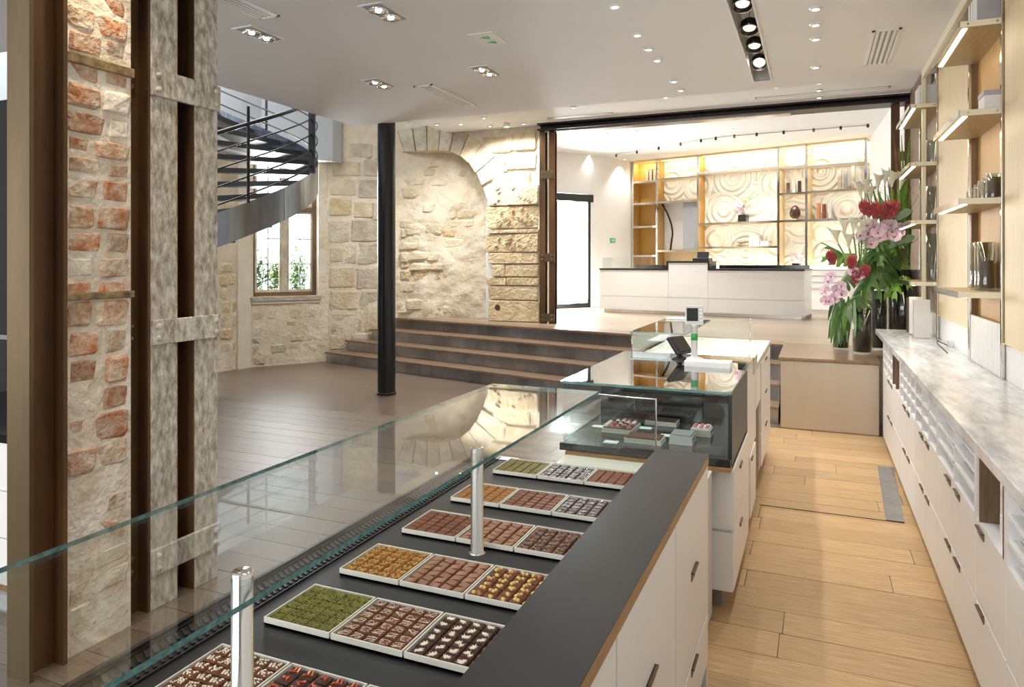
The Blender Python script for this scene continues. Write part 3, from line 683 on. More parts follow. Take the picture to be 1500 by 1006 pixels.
for k, y in enumerate((6.96, 6.59, 5.85, 5.52, 5.14, 4.51, 3.6, 2.6, 1.5)): downlight(-1.2, y, 3.27, 'downlights in a row above the glass counters', 'round downlight above the glass counters, %s in its row from the steps' % ORDS[k], 24 if y > 4 else 15)
for k, y in enumerate((6.59, 5.76, 5.41, 5.07, 3.7, 2.4, 1.0)): downlight(0, y, 3.27, 'downlights in a row above the aisle', 'round downlight above the serving aisle, %s in its row from the steps' % ORDS[k], 13 if y > 3 else 8)
for k, (x, y) in enumerate(((-2.96, 8.99), (-1.72, 8.89), (-.43, 8.87), (.036, 8.87), (.037, 9.25), (.039, 9.65))): downlight(x, y, 3.66, 'downlights in the higher ceiling', 'downlight in the higher ceiling above the steps, %s from the stone pier' % ORDS[k], 45)
for k, (u, v) in enumerate(((709, 172), (718, 184), (745, 185), (768, 181))):
    p = PZ(u, v, 3.66); downlight(p.x, min(p.y, 9.75), 3.66, 'downlights by the stone pier', 'downlight in the higher ceiling above the stone pier, %s from the niche' % ORDS[k], 24, size=140)
for k, x in enumerate((-5.2, -4.85)): downlight(x, 9.3 + .1 * k, 3.66, 'downlights by the stone pier', 'added downlight in the higher ceiling washing the niche wall, %s from its edge' % ORDS[k], 60, size=150)  # two wall-wash lamps added to brighten the niche
for k, (u, v) in enumerate(((863, 227), (915, 233), (900, 203), (889, 195.5), (932, 192), (1004, 219), (1064, 209.5), (1074, 189), (1111, 209), (1159, 206))):
    p = PZ(u, v, 3.77); downlight(p.x, p.y, 3.77, 'downlights in the rear room', 'downlight in the rear room ceiling, %s from the glass door' % ORDS[k], 35 if k < 2 else 160 if k in (4, 7) else 105)
pa = T('pier_accent_light', 'small accent spotlight shining down the carved stone pier', 'light', (-4.2, 9.62, 3.66))
M().lathe([(.05, 0), (.05, -.03), (.04, -.06), (0, -.06)], (0, 0, 0), 14).build('ring', 'lacquer_plain', pa, local=True)
M().lathe([(0, -.064), (.03, -.063), (.034, -.06)], (0, 0, 0), 12).build('lens', 'bulb', pa, local=True)
spot('pier_accent', pa, (0, 0, -.09), 26, 70, .8, (R(13), 0, 0), (1, .84, .6))
ba = T('brick_accent_light', 'small accent spotlight shining down the brick pier', 'light', (-2.55, 2.02, 3.27))
M().lathe([(.05, 0), (.05, -.02), (.04, -.03), (0, -.03)], (0, 0, 0), 14).build('ring', 'lacquer_plain', ba, local=True)
spot('brick_accent', ba, (0, 0, -.06), 46, 90, .8, (0, R(-8), 0), (1, .85, .62))
# recessed trough with four black spot heads
tk = T('spotlight_trough', 'long recessed ceiling trough with four black adjustable spotlights', 'light', (-.45, 5.25, 3.27))
M().box(-.535, 3.6, 3.262, -.522, 6.91, 3.275).box(-.378, 3.6, 3.262, -.365, 6.91, 3.275).box(-.535, 6.9, 3.262, -.365, 6.913, 3.275).build('frame', 'lacquer_plain', tk)
M().box(-.529, 3.6, 3.275, -.527, 6.9, 3.5).box(-.373, 3.6, 3.275, -.371, 6.9, 3.5).box(-.527, 3.6, 3.494, -.373, 6.9, 3.498).box(-.527, 6.896, 3.275, -.373, 6.898, 3.494).build('lining', 'plastic_grey', tk)
for k, y in enumerate((4.97, 5.5, 5.97, 6.5)):
    t_ = R(-22) if k < 3 else R(-40); mt = Matrix.Rotation(t_, 3, 'X'); c = Vector((-.45, y, 3.335))
    def tl(prof, n=20):
        m = M().lathe(prof, (0, 0, 0), n); m.v = [tuple(c + mt @ Vector(p)) for p in m.v]; return m
    h_ = tl([(.0, .05), (.05, .05), (.066, .03), (.066, -.03), (.06, -.03), (.05, .0), (0, .01)]).build('spot_head', 'black_gloss', tk)
    tl([(.064, -.028), (.068, -.032), (.062, -.034)]).build('trim_ring', 'chrome', h_)
    tl([(0, -.012), (.03, -.012), (.045, -.008)]).build('bulb', 'bulb' if k == 3 else 'bulb_dim', h_)
    M().box(-.452, y - .008, 3.38, -.448, y + .008, 3.494).build('arm', 'black_steel', tk)
    spot('trough_spot', tk, (0, y - 5.25, .02), 30, 80, .6, (R(12), 0, 0))
tr = T('curved_light_track', 'thin curved light track with small spots under the rear room ceiling', 'light', (0, 12, 3.77))
pts = [PZ(u, v, 3.74) for u, v in ((903, 227), (960, 217), (1020, 206), (1060, 200), (1120, 195), (1200, 189), (1272, 183))]
M().tube(pts, .012, 6).build('rail', 'plastic_grey', tr)
for k in range(12):
    t_ = k / 11 * (len(pts) - 1.01); i = int(t_); p = pts[i].lerp(pts[i + 1], t_ - i)
    M().cyl(p + Vector((0, 0, .01)), p - Vector((0, .02, .035)), .02, 10).build('spot_head', 'black_steel' if k % 3 else 'bronze_steel', tr)
# ------------------------------------------------------------------ front chocolate counter
dc = T('chocolate_counter', 'long white serving counter with dark top and glass guard over chocolate trays', 'counter', (-.9, 1.2, 0))
Y0, Y1 = -.6, 2.74
M().box(-1.338, Y0, .1, -.392, Y1 - .02, .742).build('carcass', 'lacquer_plain', dc)
M().box(-1.30, Y0, .0, -.45, Y1 - .06, .1).build('toe_kick', 'dark_steel', dc)
M().box(-.545, Y0, .742, -.392, Y1 - .02, .842).build('riser_box', 'lacquer_plain', dc)
for a, b in ((2.074, Y1), (1.414, 2.068), (.754, 1.408), (.094, .748), (-.6, .088)):
    for za, zb, hz in ((.29, .838, .576), (.105, .283, .265)):
        p = M().box(-.392, a + .002, za, -.372, b - .002, zb).build('drawer_front', 'lacquer', dc, bev=.002)
        yh = a + (b - a) * .49
        M().box(-.3725, yh - .05, hz - .014, -.369, yh + .05, hz + .014).box(-.371, yh - .05, hz + .008, -.362, yh + .05, hz + .014).build('handle', 'bronze_steel', p)
M().box(-1.338, Y1 - .02, .0, -.374, Y1, .742).box(-.56, Y1 - .02, .742, -.374, Y1, .842).build('end_panel', 'lacquer', dc)
M().box(-.563, Y0, .842, -.370, Y1 + .002, .877).build('top_core', 'wood_edge', dc)
M().box(-.566, Y0, .877, -.369, Y1 + .003, .8805).box(-.567, Y0, .745, -.563, Y1, .877).build('top_sheet', 'graphite', dc)
M().box(-1.372, Y0, .742, -.567, 2.84, .75).box(-1.372, Y0, .0, -1.34, 2.84, .742).build('tray_well', 'graphite', dc)
M().box(-1.372, Y0, .75, -1.36, 2.84, .762).build('well_kerb', 'black_satin', dc)
vg = M()
k = Y0
while k < 2.82:
    vg.obox((-1.285, k, .752), (.034, .007, .005), Matrix.Rotation(R(-28), 3, 'Z')); vg.obox((-1.33, k, .752), (.034, .007, .005), Matrix.Rotation(R(-28), 3, 'Z')); k += .02
g = vg.build('vent_louvres', 'black_satin', dc); g['kind'] = 'stuff'
M().box(-1.357, Y0, .75, -1.353, 2.82, .755).build('vent_frame', 'black_satin', dc); M().box(-1.262, Y0, .75, -1.258, 2.82, .755).build('vent_frame', 'black_satin', dc)
gt = M(); GZ = 1.05
for a, b in ((-.55, 2.9),):
    M().box(-1.337, a, GZ - .005, -.842, b, GZ + .005, 0, 1).build('guard_glass', ['glass', 'glass_edge'], dc)
M().box(-1.337, 2.893, .72, -.6, 2.902, 1.041, 0, 0).build('end_glass', ['glass', 'glass_edge'], dc)
M().tube([(-.6, 2.8975, .72), (-.6, 2.8975, 1.041), (-.842, 2.8975, 1.041)], .004, 6).build('end_glass_edge', 'chrome', dc)
for x, y, zt in ((-.918, .952, 1.064), (-.912, 1.872, 1.058), (-.912, .1, 1.06)):
    m = M().lathe([(0, .75), (.026, .75), (.026, .754), (.019, .756), (.019, zt - .003), (.016, zt), (0, zt)], (x, y, 0), 28); m.build('guard_post', 'chrome', dc)
    M().lathe([(.0265, .7495), (.0265, .753), (.02, .753)], (x, y, 0), 24).build('post_collar', 'steel', dc)

# trays and chocolates
TX = [-1.192, -1.001, -.810]; TW = .186
ROWY = [(.99, 1.176), (1.302, 1.488), (1.589, 1.775), (1.905, 2.091), (2.228, 2.414), (2.586, 2.772)]
KIND = [['nib', 'redflake', 'pist'], ['pist', 'squiggle', 'splat'], ['gold', 'stripe', 'nuts'], ['milk', 'stripe', 'nibgloss'], ['goldplain', 'milk', 'gloss'], ['olive', 'silver', 'milk']]
DESC = {'nib': 'milk chocolates sprinkled with pale nut crumbs', 'redflake': 'dark chocolates with glossy red flakes', 'pist': 'chocolates covered in green pistachio flakes', 'squiggle': 'milk chocolates with fine white squiggles',
        'splat': 'dark chocolates with white splashes', 'gold': 'chocolates with amber caramel flakes', 'stripe': 'milk chocolates with pale diagonal stripes', 'nuts': 'chocolates topped with hazelnuts and nut pieces',
        'milk': 'plain milk chocolate squares', 'nibgloss': 'glossy dark chocolates with red-brown nibs', 'goldplain': 'plain golden-brown chocolates', 'gloss': 'shiny dark chocolates', 'olive': 'olive-green chocolates', 'silver': 'dark chocolates with painted silver glints'}
BASE = {'nib': 'choc_milk', 'redflake': 'choc_dark', 'pist': 'choc_olive', 'squiggle': 'choc_milk', 'splat': 'choc_dark', 'gold': 'choc_gold', 'stripe': 'choc_milk', 'nuts': 'choc_milk', 'milk': 'choc_milk', 'nibgloss': 'choc_dark', 'goldplain': 'choc_gold', 'gloss': 'choc_dark', 'olive': 'choc_olive', 'silver': 'choc_dark'}
NX, NY = 5, 6; CW, CL, CH = .0325, .0264, .011
def choc_mesh():
    return M().box(-CW / 2, -CL / 2, 0, CW / 2, CL / 2, CH * .75).hexa([(-CW / 2, -CL / 2, CH * .75), (CW / 2, -CL / 2, CH * .75), (CW / 2, CL / 2, CH * .75), (-CW / 2, CL / 2, CH * .75),
        (-CW / 2 + .003, -CL / 2 + .003, CH), (CW / 2 - .003, -CL / 2 + .003, CH), (CW / 2 - .003, CL / 2 - .003, CH), (-CW / 2 + .003, CL / 2 - .003, CH)])
def topping(kind, seed):
    q = random.Random(seed); m = M(); z = CH; U = lambda s: q.uniform(-s, s); a, b = CW / 2 - .004, CL / 2 - .004
    def bit(x, y, l, w, h, ang, mi=0): m.obox((x, y, z + h / 2 - .0004), (l, w, h), Matrix.Rotation(ang, 3, 'Z') @ Matrix.Rotation(U(.5), 3, 'Y'), mi)
    if kind == 'pist':
        for _ in range(34): bit(U(a + .002), U(b + .002), q.uniform(.005, .012), .002, .0014, U(3.1))
        return m, ['pistachio']
    if kind == 'nib':
        for _ in range(20): bit(U(a), U(b), .003, .0025, .002, U(3))
        return m, ['white_choc']
    if kind == 'redflake':
        for _ in range(4): bit(U(a * .7), U(b * .7), q.uniform(.007, .013), .004, .003, U(3))
        return m, ['red_flake']
    if kind == 'squiggle':
        for _ in range(8):
            w0 = U(3); x, y = U(a), U(b); pts = []
            for i in range(5): pts.append((max(-a, min(a, x)), max(-b, min(b, y)), z + .0003)); x += .009 * math.cos(w0); y += .009 * math.sin(w0); w0 += U(.6)
            m.tube(pts, .0005, 4)
        return m, ['white_choc']
    if kind == 'stripe':
        for i in range(6):
            y = -b - .001 + 2 * (b + .001) * i / 5; t = .0045 * (1 if seed % 2 else -1); m.tube([(-a - .001, y - t, z), (a + .001, y + t, z)], .0009, 4)
        return m, ['stripe_choc']
    if kind == 'splat':
        for _ in range(3):
            x, y = U(a * .5), U(b * .5)
            for k in range(7): w0 = k * .9 + U(.3); bit(x + .0035 * math.cos(w0), y + .0035 * math.sin(w0), q.uniform(.005, .009), .0018, .0012, w0)
        return m, ['white_choc']
    if kind == 'gold':
        for _ in range(18): bit(U(a), U(b), q.uniform(.004, .011), .0022, .002, U(3))
        return m, ['amber']
    if kind == 'nuts':
        for _ in range(4):
            mi = q.randint(0, 1); x, y = U(a * .8), U(b * .8); m.lathe([(.0055, 0), (.0055, .003), (.003, .0055), (0, .006)], (x, y, z - .001), 6, mi)
        return m, ['nut_yellow', 'nut_brown']
    if kind == 'nibgloss':
        for _ in range(5): bit(U(a), U(b), .005, .004, .0025, U(3))
        return m, ['nut_brown']
    if kind == 'silver':
        for _ in range(8): bit(U(a), U(b), .008, .005, .0012, U(3))
        return m, ['silver_glint']
    if kind == 'gloss':
        for _ in range(2): bit(U(a * .5), U(b * .5), .012, .007, .001, U(3))  # pale flakes imitate glints on the shiny pieces
        return m, ['silver_glint']
    return None, None
CM = {}; TM_ = {}
PLACE = ['beside the first guard post', 'between the guard posts, nearer the first', 'just before the second guard post', 'just past the second guard post', 'in the last row but one', 'by the glass end panel']
SHORT = {'nib': 'nut-crumbed chocolate', 'redflake': 'red-flaked chocolate', 'pist': 'pistachio chocolate', 'squiggle': 'white-squiggled chocolate', 'splat': 'white-splashed chocolate', 'gold': 'amber-flaked chocolate', 'stripe': 'striped chocolate', 'nuts': 'nut-topped chocolate', 'milk': 'plain milk chocolate', 'nibgloss': 'glossy nibbed chocolate'}
ORD = ['first', 'second', 'third', 'fourth', 'fifth', 'sixth']
ntray = 0; individual = 0; far = M(); fmats = []; ftop = M(); ftm = []
for r_, (ya, yb_) in enumerate(ROWY):
    for c_, xa in enumerate(TX):
        kd = KIND[r_][c_]
        tr_ = T('chocolate_tray', 'white-rimmed tray of %s, %s' % (DESC[kd], PLACE[r_]), 'tray', (xa + TW / 2 + .002, (ya + yb_) / 2, .75), 0, 'chocolate trays on the counter')
        w, l = TW / 2, (yb_ - ya) / 2; t3 = .003
        M().box(-w, -l, .001, w, l, .006).build('base', 'brown_card', tr_, local=True)
        M().box(-w, -l, .001, w, -l + t3, .019).box(-w, l - t3, .001, w, l, .019).box(-w, -l + t3, .001, -w + t3, l - t3, .019).box(w - t3, -l + t3, .001, w, l - t3, .019).build('rim', 'tray_white', tr_, local=True)
        q = random.Random(r_ * 10 + c_); cx_, cy_ = tr_.location.x, tr_.location.y
        for i in range(NX):
            for j in range(NY):
                px_, py_ = cx_ + (i - 2) * .0352 + q.uniform(-.0008, .0008), cy_ + (j - 2.5) * .0293 + q.uniform(-.0008, .0008); rz = q.uniform(-.09, .09)
                key = (kd, q.randint(0, 9 if kd in ('squiggle', 'splat', 'nuts') else 4))
                if key not in TM_:
                    m, mm = topping(*key); TM_[key] = (m, mm, m.mesh('topping', mm) if m else None)
                uu, vv = proj((px_, py_, .77))
                if r_ < 4 and -10 < uu and vv < 1030:
                    if kd not in CM: CM[kd] = choc_mesh().mesh('chocolate', BASE[kd])
                    o = put('chocolate', CM[kd], None, (px_, py_, .7562), (0, 0, rz))
                    tag(o, '%s%s, %s from the dark shelf, %s from the far rim' % (SHORT[kd], ' past the guard post' if (kd == 'stripe' and r_ == 3) else ' before the guard post' if kd == 'stripe' else ' beside the post' if (kd == 'pist' and r_ == 0) else '', ORD[4 - i], ORD[5 - j]), 'chocolate', '%s, row %s' % (DESC[kd], ['one', 'two', 'three', 'four'][r_])); individual += 1
                    if TM_[key][2]: put('topping', TM_[key][2], o)
                elif r_ >= 4:
                    if BASE[kd] not in fmats: fmats.append(BASE[kd])
                    cm_ = choc_mesh(); far.add([(x + px_, y + py_, z + .7562) for x, y, z in cm_.v], cm_.f, fmats.index(BASE[kd]))
                    m, mm, _ = TM_[key]
                    if m:
                        for mi, fc in zip(m.m, m.f): pass
                        base = len(fmats)
                        for n_ in mm:
                            if n_ not in fmats: fmats.append(n_)
                        far.add([(x + px_, y + py_, z + .7562) for x, y, z in m.v], m.f, fmats.index(mm[0]))
fo = far.build('chocolates', fmats); tag(fo, 'small chocolates filling the trays of the two farthest rows', 'chocolates', kind='stuff')
pcx = M().box(-1.27, 2.79, .751, -1.18, 2.835, .753).build('price_card', 'white_paper'); tag(pcx, 'white price card at the far end of the chocolate counter', 'card')

# ------------------------------------------------------------------ cash desk island
isl = T('cash_desk', 'white cash desk with black glass-topped display case and drawers along the aisle', 'desk', (-.76, 4.6, 0))
M().box(-1.13, 3.36, .1, -.36, 4.12, .66).build('carcass', 'lacquer_plain', isl)
M().box(-1.08, 3.42, .0, -.40, 6.3, .1).build('toe_kick', 'plate_steel', isl)
M().box(-1.13, 3.345, .105, -.345, 3.36, .372).build('end_panel', 'lacquer', isl, bev=.002)
M().box(-1.13, 3.345, .384, -.345, 3.36, .655).build('end_panel', 'lacquer', isl, bev=.002)
for a, b in ((3.362, 4.12),):
    for za, zb in ((.105, .372), (.384, .655)):
        p = M().box(-.36, a, za, -.342, b, zb).build('drawer_front', 'lacquer', isl, bev=.002)
        M().box(-.343, 3.62, zb - .06, -.335, 3.72, zb - .045).build('handle', 'bronze_steel', p)
M().box(-1.13, 3.3, .658, -.35, 4.12, .674).build('slab_core', 'wood_edge', isl)
M().box(-1.165, 3.32, .674, -.352, 4.15, .71).build('display_slab', 'black_gloss', isl)
M().box(-1.12, 2.95, .02, -.43, 3.3, .66).build('link_shelf', 'tray_white', isl)
M().box(-1.15, 4.0, .71, -.367, 4.62, .994).build('case_back', 'black_gloss', isl)
M().box(-.366, 3.36, .66, -.350, 4.15, 1.0).build('case_side', 'black_satin', isl)
M().box(-1.155, 3.345, .71, -.366, 3.353, 1.0).build('case_glass', 'glass', isl)
M().box(-1.158, 3.353, .71, -1.15, 4.0, 1.0).build('case_glass', 'glass', isl)
M().box(-1.165, 3.335, 1.0, -.352, 4.62, 1.012, 0, 1).build('case_top', ['glass_thick', 'glass_edge'], isl)
M().box(-1.15, 4.64, .1, -.378, 6.34, .9).build('carcass', 'lacquer_plain', isl)
M().box(-1.13, 4.12, .1, -.378, 4.64, .71).build('carcass', 'lacquer_plain', isl)
p = M().box(-.378, 4.152, .47, -.358, 4.86, 1.0).box(-.378, 4.152, .1, -.358, 4.34, .47).build('side_panel', 'lacquer', isl)
p = M().box(-.378, 4.36, .105, -.350, 4.76, .46).build('drawer_front', 'lacquer', isl, bev=.002); M().box(-.351, 4.40, .43, -.343, 4.48, .445).build('handle', 'bronze_steel', p)
M().box(-.378, 4.88, .1, -.37, 5.28, .63).build('knee_space_shade', 'veneer_brown', isl)  # dark panel stands for the shade inside the open knee space
for za, zb in ((.16, .39), (.40, .64), (.65, .89)):
    p = M().box(-.378, 5.29, za, -.352, 6.34, zb).build('drawer_front', 'lacquer', isl, bev=.002); M().box(-.353, 5.7, zb - .03, -.345, 5.85, zb - .018).build('handle', 'bronze_steel', p)
M().box(-.378, 4.88, .64, -.358, 5.28, .9).build('side_panel', 'lacquer', isl)
M().box(-1.0, 4.64, .9, -.352, 4.92, 1.002).box(-1.16, 4.92, .9, -.352, 6.36, .94).build('worktop', 'cream_top', isl, bev=.003)
M().box(-1.2, 4.96, .94, -1.192, 6.2, 1.1).box(-1.2, 4.955, .94, -.82, 4.962, 1.1).box(-1.2, 6.2, .94, -.5, 6.208, 1.13).build('rear_case_glass', 'glass', isl)
M().box(-1.21, 4.945, 1.1, -.82, 6.2, 1.11, 0, 1).build('rear_case_top', ['glass_thick', 'glass_edge'], isl)
M().cyl((-.5, 6.204, .94), (-.5, 6.204, 1.135), .005, 6).build('glass_edge_strip', 'chrome', isl); M().cyl((-1.196, 4.958, .94), (-1.196, 4.958, 1.1), .005, 6).build('glass_edge_strip', 'chrome', isl)
# things on the desk
pd = T('customer_display', 'grey pole display with small dark screen standing on the cash desk', 'display', (-.672, 4.36, 1.012))
M().lathe([(0, 0), (.05, 0), (.05, .012), (.022, .02), (.019, .03), (.019, .19), (.026, .2), (.03, .215), (0, .215)], (0, 0, 0), 20).build('pole', 'plastic_grey', pd, local=True)
M().lathe([(.0195, .12), (.0205, .121), (.0205, .16), (.0195, .161)], (0, 0, 0), 20).build('label_band', 'plastic_green', pd, local=True)
rot = Matrix.Rotation(R(12), 3, 'Z') @ Matrix.Rotation(R(-8), 3, 'X')
h_ = M().obox((0, 0, .268), (.105, .03, .118), rot).build('head', 'plastic_grey', pd, local=True, bev=.005)
M().obox(Vector((0, 0, .268)) + rot @ Vector((-.012, -.0158, .004)), (.066, .002, .078), rot).build('screen', 'screen', h_, local=True)
for k in range(4): M().obox(Vector((0, 0, .268)) + rot @ Vector((.037, -.0165, .034 - k * .021)), (.016, .004, .011), rot).build('button', 'lacquer_plain', h_, local=True)
ct = T('card_terminal', 'black tilted touch terminal beside the pole display', 'terminal', (-.76, 4.36, 1.012))
rot = Matrix.Rotation(R(-25), 3, 'Z') @ Matrix.Rotation(R(-38), 3, 'Y')
M().lathe([(0, 0), (.05, 0), (.045, .012), (.018, .02), (.018, .05), (0, .05)], (0, 0, 0), 16).build('stand', 'plastic_black', ct, local=True)
h_ = M().obox((0, 0, .085), (.025, .15, .12), rot).build('body', 'plastic_black', ct, local=True, bev=.006)
M().obox(Vector((0, 0, .085)) + rot @ Vector((.014, 0, 0)), (.003, .13, .1), rot).build('screen', 'screen', h_, local=True)
pk = T('paper_ream', 'stack of white wrapping paper in front of the pole display', 'paper', (-.56, 4.14, 1.012))
for k in range(5): M().obox((0, 0, .003 + k * .006), (.25 - .002 * (k % 2), .12, .0055), Matrix.Rotation(R((k % 3 - 1) * .6), 3, 'Z')).build('sheet_bundle', 'white_paper', pk, local=True)
ws = T('wrapping_sheets', 'loose white wrapping sheets lying behind the pole display', 'paper', (-.56, 4.76, 1.003))
for k in range(3): M().add([(-.2, -.11, .002 + k * .002), (.17, -.11, .003 + k * .002), (.17, .1, .002 + k * .002), (.05, .12, .03 - k * .008), (-.2, .1, .002 + k * .002)], [(0, 1, 2, 3), (0, 3, 4)]).build('sheet', 'white_paper', ws, local=True)
def choc_box(name, label, x0, y0, x1, y1, h, top, z=.71, body='tray_white'):
    r = T(name, label, 'box', ((x0 + x1) / 2, (y0 + y1) / 2, z), 0); w, l = (x1 - x0) / 2, (y1 - y0) / 2
    M().box(-w, -l, .001, w, l, h * .8).box(-w - .002, -l - .002, .001, w + .002, l + .002, h * .25).build('box_body', body, r, local=True)
    M().box(-w + .006, -l + .006, h * .8, w - .006, l - .006, h).build('lid', top, r, local=True)
    return r
r = choc_box('candy_box', 'open box of assorted chocolates inside the glass display case', -1.03, 3.6, -.87, 3.8, .03, 'brown_card')
q = random.Random(5)
for i in range(5):
    for j in range(6): M().lathe([(.013, 0), (.012, .008), (.006, .012), (0, .012)], (-.062 + i * .031, -.08 + j * .032, .03), 8).build('chocolate_piece', q.choice(['choc_milk', 'ginger', 'white_choc', 'choc_dark', 'orchid']), r, local=True)
choc_box('candy_box', 'flat box with a plain brown lid at the front of the glass display case', -.87, 3.44, -.69, 3.56, .03, 'choc_milk')
choc_box('candy_box', 'flat box with dark red-brown lid at the back of the glass display case', -.86, 3.86, -.69, 3.96, .03, 'choc_dark')
choc_box('candy_box', 'small grey cube-like gift box in the glass display case', -.66, 3.5, -.55, 3.62, .05, 'slate', body='plastic_grey')
r = choc_box('candy_box', 'small white box with red and cream sweets on top in the glass display case', -.59, 3.7, -.49, 3.8, .045, 'white_paper')
for i in range(3):
    for j in range(3): M().lathe([(.012, 0), (.01, .006), (0, .008)], (-.03 + i * .03, -.03 + j * .03, .045), 8).build('sweet', q.choice(['ginger', 'white_choc', 'red_flake']), r, local=True)
for k, (x, y, lb) in enumerate([(-1.08, 3.72, 'beside the assorted chocolate box'), (-.93, 3.42, 'in front of the brown-lidded box'), (-.84, 3.78, 'between assorted box and red-brown box'), (-.70, 3.66, 'beside the small grey gift box')]):
    tag(M().box(x - .035, y - .025, .711, x + .035, y + .025, .713).build('price_card', 'white_paper'), 'white price card lying ' + lb, 'card')

# ------------------------------------------------------------------ right-hand cabinets under the marble top
FX = .548
def cabinet(y0, y1, label, cells, slot=None):
    r = T('base_cabinet', label, 'cabinet', ((FX + .95) / 2, (y0 + y1) / 2, 0), 0)
    M().box(FX + .02, y0 + .002, .06, .95, y1 - .002, .598).box(.9, y0 + .002, .598, .95, y1 - .002, .905).build('carcass', 'lacquer_plain', r)
    M().box(FX + .05, y0, 0, .93, y1, .06).build('toe_kick', 'wood_edge', r)
    nd = 2 if y1 - y0 > .6 else 1
    for k in range(nd):
        a, b = y0 + (y1 - y0) * k / nd, y0 + (y1 - y0) * (k + 1) / nd
        for za, zb in ((.065, .348), (.356, .640)):
            p = M().box(FX, a + .002, za, FX + .02, b - .002, zb).build('drawer_front', 'lacquer', r, bev=.002)
            yh = b - .1 if k == 0 else a + .12
            M().box(FX - .003, yh - .05, zb - .03, FX + .002, yh + .05, zb - .004).box(FX - .012, yh - .05, zb - .008, FX, yh + .05, zb - .002).build('handle', 'bronze_steel', p)
    M().box(FX, y0 + .002, .640, .9, y0 + .02, .905).box(FX, y1 - .02, .640, .9, y1 - .002, .905).box(FX, y0 + .02, .640, .9, y1 - .02, .656).box(FX, y0 + .02, .89, .9, y1 - .02, .905).build('cubby_frame', 'lacquer', r)
    a, b = y0 + .02, y1 - .02
    if slot:
        s0, s1 = slot
        M().box(FX, s0 - .015, .656, .9, s0, .89).build('slot_side', 'veneer_brown', r); M().box(FX, s1, .656, .9, s1 + .015, .89).build('slot_side', 'veneer_brown', r)
        M().box(.895, s0, .656, .9, s1, .89).build('slot_back', 'veneer_brown', r)
        if s1 > (a + b) / 2: b = s0 - .02
        else: a = s1 + .02
    if cells and b - a > .1:
        nc, nr = cells
        for k in range(1, nc): yy = a + (b - a) * k / nc; M().box(FX, yy - .009, .656, .9, yy + .009, .89).build('divider', 'lacquer', r)
        for k in range(1, nr): zz = .656 + .234 * k / nr; M().box(FX, a, zz - .006, .9, b, zz + .006).build('cubby_shelf', 'lacquer', r)
    return r, (a, b)
UN = [(5.72, 7.08, 'white base cabinet with small cubbies next to the metal plinth', (4, 3), (6.0, 6.22)), (4.86, 5.716, 'white base cabinet with small cubbies second from the metal plinth', (4, 3), None), (4.03, 4.856, 'white base cabinet with cubbies holding dark boxes', (3, 3), None),
      (3.12, 4.026, 'white base cabinet with two columns of stacked-card cubbies', (2, 3), None), (2.66, 3.116, 'white base cabinet with a tall open slot for the paper dispenser', None, (2.70, 3.04)),
      (1.75, 2.656, 'white base cabinet with stacked-card cubbies nearer than the paper dispenser', (2, 3), None), (.8, 1.746, 'white base cabinet at the near end of the marble top', (2, 3), None)]
q = random.Random(33)
for k, (a, b, lb, cells, slot) in enumerate(UN):
    r, (ca, cb) = cabinet(a, b, lb, cells, slot)
    if cells and cb - ca > .1:
        nc, nr = cells
        for i in range(nc):
            for j in range(nr):
                if q.random() < .18: continue
                ya, yb2 = ca + (cb - ca) * i / nc + .018, ca + (cb - ca) * (i + 1) / nc - .018; zb = .656 + .234 * j / nr + .0065 + (0 if j else -.006)
                dark = k == 2 and i == 2
                h = .045 * q.uniform(.6, 1)
                sname = ['near the metal plinth', 'in the second cabinet from the plinth', 'beside the dark boxes', 'in the cabinet before the paper dispenser', '', 'in the cabinet past the paper dispenser', 'at the near end of the counter'][k]
                rr = T('card_stack', ('dark printed boxes, %s cubby from below' % ORD[j] if dark else 'pale cartons %s, %s cubby from below, %s column' % (sname, ORD[j], ORD[i])), 'stack', ((FX + .72) / 2, (ya + yb2) / 2, zb), 0, 'cubby stacks ' + (sname if not dark else 'dark'))
                nl = 5 if k >= 3 else 2
                for t_ in range(nl): M().box(FX + .03 - rr.location.x + q.uniform(0, .01), ya - rr.location.y, t_ * h / nl, .16, yb2 - rr.location.y, (t_ + .8) * h / nl).build('carton', 'brown_card' if dark else ['grey_card', 'white_paper', 'plastic_grey'][t_ % 3], rr, local=True)
pdp = T('paper_dispenser', 'white dispenser box standing in the open cabinet slot', 'dispenser', (.68, 2.77, .657))
M().box(-.11, -.06, 0, .12, .075, .225).build('case', 'lacquer_plain', pdp, local=True, bev=.004)
M().box(-.114, -.01, .165, -.109, .05, .185).build('switch', 'plastic_grey', pdp, local=True)
M().box(-.113, -.03, .02, -.109, .06, .1).build('label', 'white_paper', pdp, local=True)
mt_ = tag(M().box(.533, .5, .905, .965, 7.77, .95).build('marble_worktop', 'marble', bev=.004), 'long white marble worktop with grey veins over the base cabinets', 'worktop')
# floor plate and hatch
tag(M().prism([(.40, 4.96), (.50, 4.96), (.555, 6.25), (.445, 6.25)], .0005, .005).build('floor_plate', 'plate_steel'), 'narrow steel plate let into the oak floor by the cabinets', 'plate')
tag(M().box(-.34, 4.945, .0, .5, 4.951, .003).build('hatch_strip', 'dark_steel'), 'thin dark metal joint strip across the oak aisle floor', 'strip')
